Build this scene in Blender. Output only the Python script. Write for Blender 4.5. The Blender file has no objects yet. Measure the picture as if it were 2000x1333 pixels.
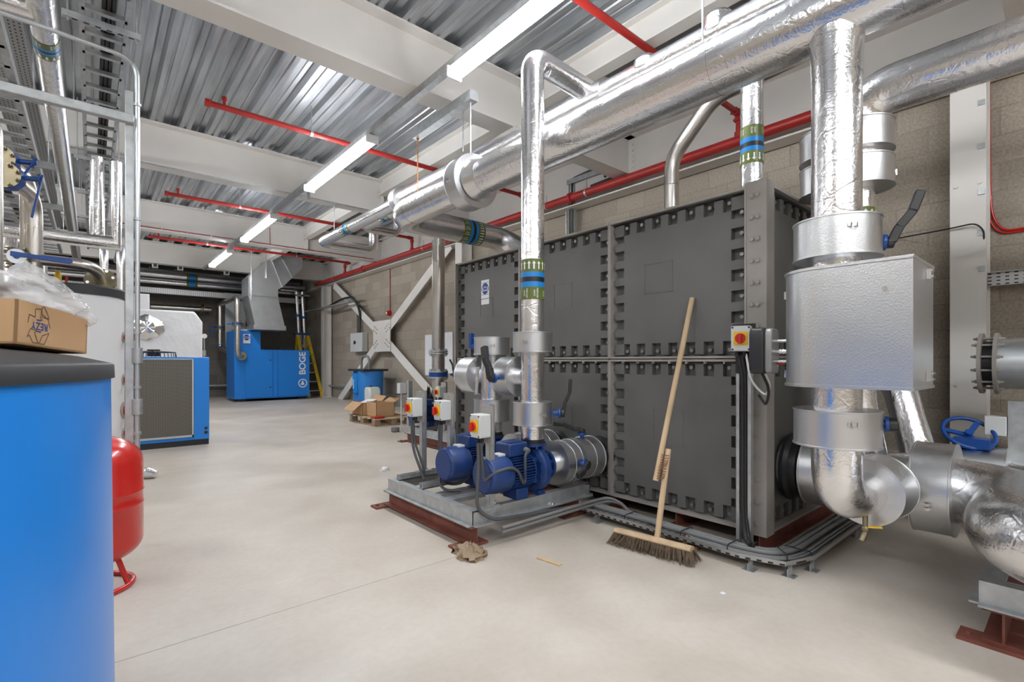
import bpy, math, random
from mathutils import Vector, Matrix
random.seed(7)
SC = bpy.context.scene
SC.view_settings.view_transform = "Standard"; SC.view_settings.look = "None"; SC.view_settings.gamma = 1.0; SC.view_settings.exposure = 1.2
COL = SC.collection
PI = math.pi
V = Vector

# ------------------------------------------------------------------ camera
F_PX, YAW, CAM_Z, HOR = 959.0, math.radians(40.59), 1.09, 706.0
sn, cs = math.sin(YAW), math.cos(YAW)
cam_d = bpy.data.cameras.new('camera')
cam = bpy.data.objects.new('camera', cam_d); COL.objects.link(cam)
cam_d.sensor_width = 36.0
cam_d.lens = F_PX / 2000 * 36
cam_d.shift_y = (HOR - 666.5) / 2000
cam_d.clip_start, cam_d.clip_end = 0.05, 100
cam.location = (0, 0, CAM_Z)
cam.rotation_euler = (PI / 2, 0, -YAW)
SC.camera = cam


def at(px, py, X=None, Y=None, Z=None):
    """the world point on one known plane that the photograph shows at a pixel"""
    u, v = (px - 1000) / F_PX, (HOR - py) / F_PX
    a, b = sn + u * cs, cs - u * sn
    d = X / a if X is not None else (Y / b if Y is not None else (Z - CAM_Z) / v)
    return V((d * a, d * b, CAM_Z + d * v))


# ------------------------------------------------------------------ materials
def mat(name, col, rough=0.5, metal=0.0, bump=0.0, bscale=40.0, bdist=0.01, var=0.0, vscale=3.0, stretch=None,
        emit=None, trans=0.0, alpha=1.0, spec=0.5, rvar=0.0, detail=3.0, coat=0.0, dark=None):
    m = bpy.data.materials.new(name); m.use_nodes = True
    nt = m.node_tree; N, L = nt.nodes, nt.links
    p = N['Principled BSDF']
    c = (col[0], col[1], col[2], 1)
    p.inputs['Base Color'].default_value = c
    p.inputs['Roughness'].default_value = rough
    p.inputs['Metallic'].default_value = metal
    p.inputs['Specular IOR Level'].default_value = spec
    if trans: p.inputs['Transmission Weight'].default_value = trans
    if alpha < 1: p.inputs['Alpha'].default_value = alpha
    if coat: p.inputs['Coat Weight'].default_value = coat; p.inputs['Coat Roughness'].default_value = 0.1
    if emit:
        p.inputs['Emission Color'].default_value = (emit[0], emit[1], emit[2], 1)
        p.inputs['Emission Strength'].default_value = emit[3]
    if bump or var or rvar:
        tc = N.new('ShaderNodeTexCoord')
        mp = N.new('ShaderNodeMapping'); L.new(tc.outputs['Object'], mp.inputs['Vector'])
        if stretch: mp.inputs['Scale'].default_value = stretch
    if bump:
        n = N.new('ShaderNodeTexNoise'); n.inputs['Scale'].default_value = bscale; n.inputs['Detail'].default_value = detail
        L.new(mp.outputs[0], n.inputs['Vector'])
        b = N.new('ShaderNodeBump'); b.inputs['Strength'].default_value = bump; b.inputs['Distance'].default_value = bdist
        L.new(n.outputs['Fac'], b.inputs['Height']); L.new(b.outputs[0], p.inputs['Normal'])
    if var:
        n = N.new('ShaderNodeTexNoise'); n.inputs['Scale'].default_value = vscale; n.inputs['Detail'].default_value = 5
        L.new(mp.outputs[0], n.inputs['Vector'])
        r = N.new('ShaderNodeValToRGB')
        dk = dark or tuple(x * (1 - var) for x in col)
        lt = tuple(min(1, x * (1 + var * 0.6)) for x in col)
        r.color_ramp.elements[0].color = (*dk, 1); r.color_ramp.elements[0].position = 0.3
        r.color_ramp.elements[1].color = (*lt, 1); r.color_ramp.elements[1].position = 0.7
        L.new(n.outputs['Fac'], r.inputs[0]); L.new(r.outputs[0], p.inputs['Base Color'])
    if rvar:
        n = N.new('ShaderNodeTexNoise'); n.inputs['Scale'].default_value = 6; n.inputs['Detail'].default_value = 4
        L.new(mp.outputs[0], n.inputs['Vector'])
        r = N.new('ShaderNodeMapRange'); r.inputs['To Min'].default_value = max(0.02, rough - rvar); r.inputs['To Max'].default_value = rough + rvar
        L.new(n.outputs['Fac'], r.inputs[0]); L.new(r.outputs[0], p.inputs['Roughness'])
    return m


def foil_material():
    m = mat('foil', (0.84, 0.84, 0.85), 0.21, 1.0, rvar=0.08)
    nt = m.node_tree; N, L = nt.nodes, nt.links; p = N['Principled BSDF']
    tc = N.new('ShaderNodeTexCoord')
    n1 = N.new('ShaderNodeTexNoise'); n1.inputs['Scale'].default_value = 95; n1.inputs['Detail'].default_value = 3
    n2 = N.new('ShaderNodeTexNoise'); n2.inputs['Scale'].default_value = 14; n2.inputs['Detail'].default_value = 5; n2.inputs['Distortion'].default_value = 1.2
    vo = N.new('ShaderNodeTexVoronoi'); vo.feature = 'DISTANCE_TO_EDGE'; vo.inputs['Scale'].default_value = 9
    for n in (n1, n2, vo): L.new(tc.outputs['Object'], n.inputs['Vector'])
    mr = N.new('ShaderNodeMapRange'); mr.inputs['From Max'].default_value = 0.05
    L.new(vo.outputs['Distance'], mr.inputs[0])
    a = N.new('ShaderNodeMath'); a.operation = 'MULTIPLY_ADD'; a.inputs[1].default_value = 0.5
    L.new(n1.outputs['Fac'], a.inputs[0]); L.new(n2.outputs['Fac'], a.inputs[2])
    a2 = N.new('ShaderNodeMath'); a2.operation = 'MULTIPLY_ADD'; a2.inputs[1].default_value = 0.22
    L.new(mr.outputs[0], a2.inputs[0]); L.new(a.outputs[0], a2.inputs[2])
    b = N.new('ShaderNodeBump'); b.inputs['Strength'].default_value = 0.26; b.inputs['Distance'].default_value = 0.01
    L.new(a2.outputs[0], b.inputs['Height']); L.new(b.outputs[0], p.inputs['Normal'])
    return m


def block_material(name, tint, axis, jointk=0.8):
    m = bpy.data.materials.new(name); m.use_nodes = True
    nt = m.node_tree; N, L = nt.nodes, nt.links; p = N['Principled BSDF']
    p.inputs['Roughness'].default_value = 0.92
    tc = N.new('ShaderNodeTexCoord'); sp = N.new('ShaderNodeSeparateXYZ'); cb = N.new('ShaderNodeCombineXYZ')
    L.new(tc.outputs['Object'], sp.inputs[0]); L.new(sp.outputs[axis], cb.inputs[0]); L.new(sp.outputs[2], cb.inputs[1])
    br = N.new('ShaderNodeTexBrick'); L.new(cb.outputs[0], br.inputs['Vector'])
    br.inputs['Scale'].default_value = 1; br.inputs['Brick Width'].default_value = 0.45; br.inputs['Row Height'].default_value = 0.225
    br.inputs['Mortar Size'].default_value = 0.007; br.inputs['Mortar Smooth'].default_value = 0.3; br.inputs['Bias'].default_value = 0
    br.inputs['Color1'].default_value = (tint[0] * 0.86, tint[1] * 0.86, tint[2] * 0.86, 1)
    br.inputs['Color2'].default_value = (tint[0] * 1.08, tint[1] * 1.08, tint[2] * 1.08, 1)
    br.inputs['Mortar'].default_value = (tint[0] * jointk, tint[1] * jointk, tint[2] * jointk, 1)
    n = N.new('ShaderNodeTexNoise'); n.inputs['Scale'].default_value = 55; n.inputs['Detail'].default_value = 6
    L.new(tc.outputs['Object'], n.inputs['Vector'])
    mx = N.new('ShaderNodeMix'); mx.data_type = 'RGBA'; mx.blend_type = 'MULTIPLY'; mx.inputs['Factor'].default_value = 0.55
    r = N.new('ShaderNodeValToRGB'); r.color_ramp.elements[0].position = 0.25; r.color_ramp.elements[0].color = (0.5, 0.48, 0.45, 1)
    r.color_ramp.elements[1].position = 0.62; r.color_ramp.elements[1].color = (1.15, 1.15, 1.15, 1)
    L.new(n.outputs['Fac'], r.inputs[0]); L.new(br.outputs['Color'], mx.inputs['A']); L.new(r.outputs[0], mx.inputs['B'])
    L.new(mx.outputs['Result'], p.inputs['Base Color'])
    b = N.new('ShaderNodeBump'); b.inputs['Strength'].default_value = 0.6; b.inputs['Distance'].default_value = 0.006; b.invert = True
    ad = N.new('ShaderNodeMath'); ad.operation = 'MULTIPLY_ADD'; ad.inputs[1].default_value = -0.4
    L.new(n.outputs['Fac'], ad.inputs[0]); L.new(br.outputs['Fac'], ad.inputs[2])
    L.new(ad.outputs[0], b.inputs['Height']); L.new(b.outputs[0], p.inputs['Normal'])
    return m


def floor_material():
    m = bpy.data.materials.new('floor_concrete'); m.use_nodes = True
    nt = m.node_tree; N, L = nt.nodes, nt.links; p = N['Principled BSDF']
    p.inputs['Roughness'].default_value = 0.5; p.inputs['Specular IOR Level'].default_value = 0.35
    tc = N.new('ShaderNodeTexCoord')
    def noise(sc, det, dist=0.0):
        n = N.new('ShaderNodeTexNoise'); n.inputs['Scale'].default_value = sc; n.inputs['Detail'].default_value = det; n.inputs['Distortion'].default_value = dist
        L.new(tc.outputs['Object'], n.inputs['Vector']); return n
    big, mid, fine = noise(0.55, 5, 0.6), noise(2.6, 6, 0.3), noise(30, 4)
    r = N.new('ShaderNodeValToRGB'); e = r.color_ramp.elements
    e[0].position = 0.32; e[0].color = (0.455, 0.4, 0.34, 1); e[1].position = 0.66; e[1].color = (0.585, 0.535, 0.475, 1)
    L.new(big.outputs['Fac'], r.inputs[0])
    def mul(a, b, fac, lo, hi, p0, p1):
        q = N.new('ShaderNodeValToRGB'); q.color_ramp.elements[0].position = p0; q.color_ramp.elements[0].color = lo
        q.color_ramp.elements[1].position = p1; q.color_ramp.elements[1].color = hi
        L.new(b, q.inputs[0])
        x = N.new('ShaderNodeMix'); x.data_type = 'RGBA'; x.blend_type = 'MULTIPLY'; x.inputs['Factor'].default_value = fac
        L.new(a, x.inputs['A']); L.new(q.outputs[0], x.inputs['B']); return x.outputs['Result']
    c = mul(r.outputs[0], mid.outputs['Fac'], 0.5, (0.8, 0.77, 0.73, 1), (1.05, 1.05, 1.05, 1), 0.3, 0.6)
    c = mul(c, fine.outputs['Fac'], 0.25, (0.85, 0.83, 0.8, 1), (1.05, 1.05, 1.05, 1), 0.3, 0.6)
    # saw-cut joints: lines at fixed Y and X
    sp = N.new('ShaderNodeSeparateXYZ'); L.new(tc.outputs['Object'], sp.inputs[0])
    def line(out, off, per, w):
        s = N.new('ShaderNodeMath'); s.operation = 'SUBTRACT'; s.inputs[1].default_value = off - per / 2; L.new(out, s.inputs[0])
        q = N.new('ShaderNodeMath'); q.operation = 'PINGPONG'; q.inputs[1].default_value = per / 2; L.new(s.outputs[0], q.inputs[0])
        g = N.new('ShaderNodeMath'); g.operation = 'GREATER_THAN'; g.inputs[1].default_value = per / 2 - w; L.new(q.outputs[0], g.inputs[0])
        return g.outputs[0]
    l1 = line(sp.outputs['Y'], 2.28, 3.7, 0.003)
    x = N.new('ShaderNodeMix'); x.data_type = 'RGBA'; x.inputs['B'].default_value = (0.22, 0.2, 0.18, 1)
    sc = N.new('ShaderNodeMath'); sc.operation = 'MULTIPLY'; sc.inputs[1].default_value = 0.75; L.new(l1, sc.inputs[0])
    L.new(sc.outputs[0], x.inputs['Factor']); L.new(c, x.inputs['A'])
    L.new(x.outputs['Result'], p.inputs['Base Color'])
    rr = N.new('ShaderNodeMapRange'); rr.inputs['To Min'].default_value = 0.36; rr.inputs['To Max'].default_value = 0.62
    L.new(mid.outputs['Fac'], rr.inputs[0]); L.new(rr.outputs[0], p.inputs['Roughness'])
    b = N.new('ShaderNodeBump'); b.inputs['Strength'].default_value = 0.08; b.inputs['Distance'].default_value = 0.01
    L.new(fine.outputs['Fac'], b.inputs['Height']); L.new(b.outputs[0], p.inputs['Normal'])
    return m


def grid_material(name, base, hole, pitch, fill, axes, metal=0.6, rough=0.4):
    """fine regular openings (a coil face, a perforated tray) drawn as a pattern over one face"""
    m = mat(name, base, rough, metal); nt = m.node_tree; N, L = nt.nodes, nt.links; p = N['Principled BSDF']
    tc = N.new('ShaderNodeTexCoord'); sp = N.new('ShaderNodeSeparateXYZ'); L.new(tc.outputs['Object'], sp.inputs[0])
    outs = []
    for ax, pt, fl in zip(axes, pitch, fill):
        q = N.new('ShaderNodeMath'); q.operation = 'PINGPONG'; q.inputs[1].default_value = pt / 2; L.new(sp.outputs[ax], q.inputs[0])
        g = N.new('ShaderNodeMath'); g.operation = 'LESS_THAN'; g.inputs[1].default_value = pt / 2 * fl; L.new(q.outputs[0], g.inputs[0])
        outs.append(g.outputs[0])
    a = N.new('ShaderNodeMath'); a.operation = 'MULTIPLY'; L.new(outs[0], a.inputs[0]); L.new(outs[1], a.inputs[1])
    x = N.new('ShaderNodeMix'); x.data_type = 'RGBA'; x.inputs['A'].default_value = (*base, 1); x.inputs['B'].default_value = (*hole, 1)
    L.new(a.outputs[0], x.inputs['Factor']); L.new(x.outputs['Result'], p.inputs['Base Color'])
    return m


M = {}
M['foil'] = foil_material()
M['jacket'] = mat('jacket_aluminium', (0.66, 0.665, 0.675), 0.36, 1.0, bump=0.25, bscale=130, bdist=0.003, rvar=0.06)
M['galv'] = mat('galvanised', (0.5, 0.52, 0.53), 0.42, 0.75, var=0.18, vscale=18, rvar=0.08)
M['galv_duct'] = mat('galvanised_duct', (0.6, 0.63, 0.65), 0.36, 0.85, var=0.08, vscale=6)
M['deck'] = mat('deck_steel', (0.46, 0.48, 0.5), 0.36, 0.8, var=0.28, vscale=2.5, stretch=(6, 0.5, 1), rvar=0.1)
M['stainless'] = mat('stainless', (0.62, 0.59, 0.55), 0.3, 1.0, bump=0.04, bscale=60, rvar=0.08)
M['chrome'] = mat('bright_zinc', (0.72, 0.72, 0.72), 0.25, 1.0)
M['white_steel'] = mat('white_painted_steel', (0.73, 0.70, 0.66), 0.5, 0.0, var=0.07, vscale=1.6)
M['tank'] = mat('tank_grey', (0.15, 0.147, 0.14), 0.5, 0.0, var=0.16, vscale=2.2, bump=0.05, bscale=120, bdist=0.004)
M['flange'] = mat('tank_flange_grey', (0.36, 0.335, 0.305), 0.5, 0.0, var=0.12, vscale=4)
M['blue'] = mat('blue_paint', (0.012, 0.215, 0.70), 0.34, 0.0, coat=0.15)
M['blue_dark'] = mat('pump_blue', (0.011, 0.042, 0.17), 0.4, 0.0, var=0.3, vscale=14)
M['blue_valve'] = mat('valve_blue', (0.008, 0.06, 0.27), 0.35)
M['blue_tub'] = mat('blue_plastic', (0.02, 0.2, 0.58), 0.45)
M['red'] = mat('red_gloss', (0.56, 0.018, 0.012), 0.22, 0.0, coat=0.4)
M['red_pipe'] = mat('red_pipe_paint', (0.4, 0.025, 0.02), 0.4, var=0.15, vscale=8)
M['oxide'] = mat('red_oxide', (0.2, 0.062, 0.042), 0.6, var=0.3, vscale=9)
M['black'] = mat('black_plastic', (0.018, 0.018, 0.02), 0.42)
M['charcoal'] = mat('charcoal_lid', (0.026, 0.027, 0.03), 0.55, var=0.1, vscale=6)
M['gear_grey'] = mat('cast_grey', (0.3, 0.3, 0.29), 0.4, 0.6)
M['rubber'] = mat('cable_grey', (0.07, 0.07, 0.072), 0.5)
M['cable'] = mat('grey_cable', (0.2, 0.2, 0.2), 0.45)
M['box_grey'] = mat('enclosure_grey', (0.6, 0.61, 0.6), 0.45)
M['white'] = mat('white_jacket', (0.72, 0.72, 0.73), 0.45, var=0.04, vscale=2)
M['sheet'] = mat('white_plastic_sheet', (0.72, 0.72, 0.72), 0.4, bump=0.5, bscale=4, bdist=0.05)
M['paper'] = mat('paper', (0.82, 0.83, 0.86), 0.7)
M['card'] = mat('cardboard', (0.52, 0.32, 0.165), 0.75, var=0.08, vscale=5)
M['card_in'] = mat('cardboard_inside', (0.4, 0.25, 0.14), 0.8)
M['wood'] = mat('wood', (0.58, 0.42, 0.26), 0.65, var=0.2, vscale=12, stretch=(1, 1, 0.1))
M['wood_dark'] = mat('pallet_wood', (0.34, 0.24, 0.15), 0.8, var=0.3, vscale=9)
M['bristle'] = mat('bristle', (0.16, 0.115, 0.075), 0.9, var=0.3, vscale=60)
M['twine'] = mat('rusty_wire', (0.19, 0.075, 0.03), 0.7)
M['brass'] = mat('brass_plate', (0.3, 0.255, 0.165), 0.42, 0.9, var=0.15, vscale=20)
M['yellow'] = mat('yellow', (0.82, 0.52, 0.01), 0.4)
M['ladder'] = mat('ladder_yellow', (0.74, 0.5, 0.01), 0.45)
M['handle_red'] = mat('handle_red', (0.55, 0.02, 0.012), 0.35)
M['olive'] = mat('olive_label', (0.115, 0.15, 0.03), 0.35)
M['band_blue'] = mat('label_blue', (0.01, 0.22, 0.6), 0.35)
M['band_black'] = mat('label_black', (0.012, 0.012, 0.015), 0.4)
M['mark_white'] = mat('marking_white', (0.82, 0.82, 0.82), 0.5)
M['mark_blue'] = mat('marking_blue', (0.01, 0.06, 0.28), 0.5)
M['mark_ink'] = mat('marking_brown_ink', (0.16, 0.1, 0.06), 0.8)
M['lamp'] = mat('lamp_diffuser', (0.9, 0.9, 0.9), 0.4, emit=(0.94, 0.97, 1.0, 26.0))
M['lamp_body'] = mat('lamp_body', (0.75, 0.75, 0.75), 0.4)
M['film'] = mat('clear_film', (0.9, 0.91, 0.93), 0.12, alpha=0.34, bump=1.0, bscale=16, bdist=0.05, detail=2.0)
M['copper'] = mat('copper', (0.6, 0.26, 0.13), 0.4, 0.7)
M['jerry'] = mat('translucent_white_plastic', (0.62, 0.64, 0.58), 0.4)
M['floor'] = floor_material()
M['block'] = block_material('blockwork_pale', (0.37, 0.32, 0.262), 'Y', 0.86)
M['block_shaded'] = block_material('blockwork_shaded', (0.165, 0.152, 0.137), 'X', 0.85)  # back wall blocks: darker tint paints in the shade of the far, unlit end
M['coil'] = grid_material('condenser_coil', (0.24, 0.225, 0.2), (0.035, 0.033, 0.03), (0.012, 0.0075), (0.62, 0.7), ('X', 'Z'))
M['perf_xz'] = grid_material('perforated_zinc', (0.6, 0.6, 0.6), (0.06, 0.06, 0.06), (0.05, 0.028), (0.42, 0.36), ('X', 'Z'), 0.8, 0.4)
M['perf_xy'] = grid_material('perforated_zinc_flat', (0.45, 0.45, 0.45), (0.06, 0.06, 0.06), (0.028, 0.05), (0.36, 0.42), ('X', 'Y'), 0.8, 0.4)
M['perf_yz'] = grid_material('perforated_zinc_side', (0.5, 0.5, 0.5), (0.05, 0.05, 0.05), (0.05, 0.028), (0.45, 0.34), ('Y', 'Z'), 0.8, 0.4)
M['fan_grille'] = grid_material('fan_cowl_grille', (0.018, 0.062, 0.26), (0.004, 0.006, 0.015), (0.014, 0.014), (0.6, 0.6), ('Y', 'Z'), 0.0, 0.45)


# ------------------------------------------------------------------ mesh builder
def frame_of(d):
    d = d.normalized()
    a = V((0, 0, 1)) if abs(d.z) < 0.9 else V((1, 0, 0))
    e1 = d.cross(a).normalized()
    return e1, d.cross(e1).normalized()


class MB:
    def __init__(self):
        self.v, self.f, self.m = [], [], []

    def add(self, vs, fs, m=0):
        o = len(self.v)
        self.v += [V(p) for p in vs]
        self.f += [tuple(i + o for i in f) for f in fs]
        self.m += [m] * len(fs)
        return self

    def box(self, x0, x1, y0, y1, z0, z1, m=0):
        vs = [(x, y, z) for x in (x0, x1) for y in (y0, y1) for z in (z0, z1)]
        return self.add(vs, [(0, 1, 3, 2), (4, 6, 7, 5), (0, 4, 5, 1), (2, 3, 7, 6), (0, 2, 6, 4), (1, 5, 7, 3)], m)

    def bar(self, p0, p1, w, h, up=(0, 0, 1), m=0):
        """a rectangular bar from p0 to p1, w across and h along up"""
        p0, p1, up = V(p0), V(p1), V(up)
        d = (p1 - p0).normalized(); s = d.cross(up).normalized(); u = s.cross(d).normalized()
        vs = [p + s * (w / 2 * i) + u * (h / 2 * j) for p in (p0, p1) for i in (-1, 1) for j in (-1, 1)]
        return self.add(vs, [(0, 2, 3, 1), (4, 5, 7, 6), (0, 1, 5, 4), (2, 6, 7, 3), (0, 4, 6, 2), (1, 3, 7, 5)], m)

    def lathe(self, o, d, prof, seg=28, m=0, cap=True):
        """prof: list of (t along d, radius)"""
        o, d = V(o), V(d).normalized(); e1, e2 = frame_of(d)
        vs, fs = [], []
        for t, r in prof:
            for k in range(seg):
                a = 2 * PI * k / seg
                vs.append(o + d * t + (e1 * math.cos(a) + e2 * math.sin(a)) * r)
        n = len(prof)
        for i in range(n - 1):
            for k in range(seg):
                k2 = (k + 1) % seg
                fs.append((i * seg + k, i * seg + k2, (i + 1) * seg + k2, (i + 1) * seg + k))
        if cap:
            fs.append(tuple(range(seg - 1, -1, -1))); fs.append(tuple((n - 1) * seg + k for k in range(seg)))
        return self.add(vs, fs, m)

    def cyl(self, p0, p1, r, seg=20, m=0, r1=None):
        p0, p1 = V(p0), V(p1); d = p1 - p0
        return self.lathe(p0, d, [(0, r), (d.length, r if r1 is None else r1)], seg, m)

    def path(self, pts, bend=0.0, n=8):
        pts = [V(p) for p in pts]
        if not bend: return pts
        out = [pts[0]]
        for i in range(1, len(pts) - 1):
            a, b, c = pts[i - 1], pts[i], pts[i + 1]
            d1, d2 = (a - b), (c - b)
            l = min(bend, d1.length * 0.49, d2.length * 0.49)
            s, e = b + d1.normalized() * l, b + d2.normalized() * l
            for k in range(n + 1):
                t = k / n
                out.append(s * (1 - t) ** 2 + b * (2 * t * (1 - t)) + e * t * t)
        out.append(pts[-1])
        return out

    def tube(self, pts, r, bend=0.0, seg=20, m=0, cap=True, n=8):
        P = self.path(pts, bend, n)
        N = len(P); rs = r if isinstance(r, (list, tuple)) else [r] * N
        dirs = [(P[min(i + 1, N - 1)] - P[max(i - 1, 0)]).normalized() for i in range(N)]
        e1, e2 = frame_of(dirs[0]); vs, fs = [], []
        for i in range(N):
            if i:
                e1 = (e1 - dirs[i] * e1.dot(dirs[i])).normalized(); e2 = dirs[i].cross(e1)
            k1 = 1.0
            if 0 < i < N - 1 and not bend:      # mitred corner keeps its bore
                c = (P[i] - P[i - 1]).normalized().dot((P[i + 1] - P[i]).normalized())
                bis = (P[i + 1] - P[i]).normalized() - (P[i] - P[i - 1]).normalized()
                k1 = 1 / max(0.35, math.sqrt((1 + c) / 2))
            for k in range(seg):
                a = 2 * PI * k / seg
                q = (e1 * math.cos(a) + e2 * math.sin(a)) * rs[i]
                if k1 > 1.001:
                    bn = bis.normalized(); q = q + bn * (q.dot(bn) * (k1 - 1))
                vs.append(P[i] + q)
        for i in range(N - 1):
            for k in range(seg):
                k2 = (k + 1) % seg
                fs.append((i * seg + k, i * seg + k2, (i + 1) * seg + k2, (i + 1) * seg + k))
        if cap:
            fs.append(tuple(range(seg - 1, -1, -1))); fs.append(tuple((N - 1) * seg + k for k in range(seg)))
        return self.add(vs, fs, m)

    def prism(self, poly, fn, h0, h1, m=0):
        """poly (a,b) list; fn(a,b,h) -> point"""
        n = len(poly)
        vs = [fn(a, b, h0) for a, b in poly] + [fn(a, b, h1) for a, b in poly]
        fs = [tuple(range(n - 1, -1, -1)), tuple(range(n, 2 * n))]
        fs += [(i, (i + 1) % n, n + (i + 1) % n, n + i) for i in range(n)]
        return self.add(vs, fs, m)

    def bolt(self, p, d, r=0.012, h=0.012, m=0):
        return self.cyl(p, V(p) + V(d).normalized() * h, r, 6, m)

    def ball(self, c, r, m=0, seg=16, rings=8, sz=1.0):
        prof = [(-math.cos(PI * i / rings) * r * sz, max(1e-4, math.sin(PI * i / rings) * r)) for i in range(rings + 1)]
        return self.lathe(c, (0, 0, 1), prof, seg, m)

    def build(self, name, mats, parent=None, sharp=38, bevel=0.0, smooth=True, segs=2):
        off = V(parent_world(parent)) if parent is not None else V((0, 0, 0))
        me = bpy.data.meshes.new(name)
        me.from_pydata([p - off for p in self.v], [], self.f)
        if not isinstance(mats, (list, tuple)): mats = [mats]
        for q in mats: me.materials.append(q)
        if len(mats) > 1: me.polygons.foreach_set('material_index', self.m)
        me.update()
        fixn(me)
        if smooth:
            me.polygons.foreach_set('use_smooth', [True] * len(me.polygons))
            me.set_sharp_from_angle(angle=math.radians(sharp))
        o = bpy.data.objects.new(name, me); COL.objects.link(o)
        if parent is not None: o.parent = parent
        if bevel:
            b = o.modifiers.new('bevel', 'BEVEL'); b.width = bevel; b.segments = segs; b.limit_method = 'ANGLE'; b.angle_limit = math.radians(40)
            b.harden_normals = False
        return o


def fixn(me):
    import bmesh
    bm = bmesh.new(); bm.from_mesh(me)
    bmesh.ops.recalc_face_normals(bm, faces=bm.faces)
    bm.to_mesh(me); bm.free()


def parent_world(p):
    v = V((0, 0, 0))
    while p is not None:
        v = v + p.location; p = p.parent
    return v


def tag(o, label, cat, group=None, kind=None):
    o['label'] = label; o['category'] = cat
    if group: o['group'] = group
    if kind: o['kind'] = kind
    return o


def thing(name, label, cat, loc=(0, 0, 0), group=None):
    o = bpy.data.objects.new(name, None); COL.objects.link(o)
    o.empty_display_size = 0.1
    o.location = loc
    return tag(o, label, cat, group)


def struct(o, label=None):
    o['kind'] = 'structure'
    if label: o['label'] = label
    return o


def dup(root, loc, label=None, group=None, rotz=None):
    r = root.copy(); COL.objects.link(r); r.location = loc
    if rotz is not None: r.rotation_euler = (0, 0, rotz)
    if label: r['label'] = label
    if group: r['group'] = group
    def kids(a, b):
        for ch in list(a.children):
            c = ch.copy(); COL.objects.link(c); c.parent = b
            kids(ch, c)
    kids(root, r)
    return r


_TXT = {}
def text_shape(s, bold=0.0, spacing=1.0):
    """flat outline of a word: vertices (height 1 capital) and faces"""
    key = (s, bold, spacing)
    if key in _TXT: return _TXT[key]
    c = bpy.data.curves.new('word', 'FONT'); c.body = s; c.size = 1.0; c.align_x = 'CENTER'; c.align_y = 'CENTER'; c.offset = bold; c.space_character = spacing
    o = bpy.data.objects.new('word', c); COL.objects.link(o)
    dg = bpy.context.evaluated_depsgraph_get(); me = o.evaluated_get(dg).to_mesh()
    vs = [(p.co.x, p.co.y) for p in me.vertices]; fs = [tuple(p.vertices) for p in me.polygons]
    bpy.data.objects.remove(o); bpy.data.curves.remove(c)
    _TXT[key] = (vs, fs)
    return vs, fs


def put_text(mb, s, fn, size, m=0, bold=0.0, rot=0.0, at2=(0, 0), spacing=1.0):
    vs, fs = text_shape(s, bold, spacing)
    c_, s_ = math.cos(rot), math.sin(rot)
    out = [fn(at2[0] + (x * c_ - y * s_) * size, at2[1] + (x * s_ + y * c_) * size) for x, y in vs]
    mb.add(out, fs, m)


def label_band(parent, o, d, R, L, flip=False, words=('CHW', 'RETURN')):
    """identification tape round a pipe: olive, blue, black, blue, olive, with arrows and words"""
    o, d = V(o), V(d).normalized(); e1, e2 = frame_of(d); r = R + 0.0015
    b = MB(); seg = 40
    cuts = [(0, 0.31, 0), (0.31, 0.44, 1), (0.44, 0.56, 2), (0.56, 0.68, 1), (0.68, 1.0, 0)]
    for a0, a1, mi in cuts:
        b.lathe(o, d, [((a0 - 0.5) * L, r), ((a1 - 0.5) * L, r)], seg, mi, cap=False)
    rr = r + 0.0012
    def fn(a, t):
        g = a / rr
        return o + d * t + (e1 * math.cos(g) + e2 * math.sin(g)) * rr
    sg = -1 if flip else 1
    n = max(8, int(2 * PI * R / 0.031)); ah = 0.2 * L
    tc = sg * 0.345 * L
    for k in range(n):
        a = 2 * PI * rr * k / n; w = 2 * PI * rr / n
        b.add([fn(a - 0.14 * w, tc - sg * ah / 2), fn(a + 0.14 * w, tc - sg * ah / 2), fn(a + 0.14 * w, tc + sg * ah * 0.2), fn(a - 0.14 * w, tc + sg * ah * 0.2)], [(0, 1, 2, 3)], 3)
        b.add([fn(a - 0.36 * w, tc + sg * ah * 0.18), fn(a + 0.36 * w, tc + sg * ah * 0.18), fn(a, tc + sg * ah / 2)], [(0, 1, 2)], 3)
    nc = max(6, n // 2)
    ts = min(0.022, 0.26 * L / 4.2)
    for k in range(nc):
        a = 2 * PI * rr * k / nc
        for q, wd in enumerate(words):
            put_text(b, wd, fn, ts, 3, 0.01, PI / 2, (a + (q - 0.5) * ts * 1.25, -sg * 0.345 * L))
    return b.build('label_band', [M['olive'], M['band_blue'], M['band_black'], M['mark_white']], parent)


def jacket(parent, c, d, R, L, latch=None, name='valve_jacket', seg=44):
    """removable metal insulation jacket round a valve or flange: rolled end beads, end plates, latches"""
    c, d = V(c), V(d).normalized()
    b = MB(); k = 0.004
    prof = [(-L / 2, R * 0.3), (-L / 2, R), (-L / 2 + 0.001, R + k), (-L / 2 + 0.007, R + k), (-L / 2 + 0.009, R), (L / 2 - 0.009, R), (L / 2 - 0.007, R + k), (L / 2 - 0.001, R + k), (L / 2, R), (L / 2, R * 0.3)]
    b.lathe(c, d, prof, seg)
    o = b.build(name, M['jacket'], parent, sharp=30)
    for ang, t in (latch or []):
        e1, e2 = frame_of(d)
        n = e1 * math.cos(ang) + e2 * math.sin(ang); tg = d.cross(n)
        q = MB(); p = c + d * t + n * (R + 0.004)
        q.bar(p - tg * 0.02, p + tg * 0.02, 0.014, 0.005, n)
        q.bar(p - tg * 0.006 + n * 0.008 - d * 0.016, p - tg * 0.006 + n * 0.008 + d * 0.016, 0.005, 0.006, n)
        q.bar(p + tg * 0.016 + n * 0.007 - d * 0.014, p + tg * 0.016 + n * 0.007 + d * 0.014, 0.005, 0.006, n)
        q.build('latch', M['chrome'], o)
    return o


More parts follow.
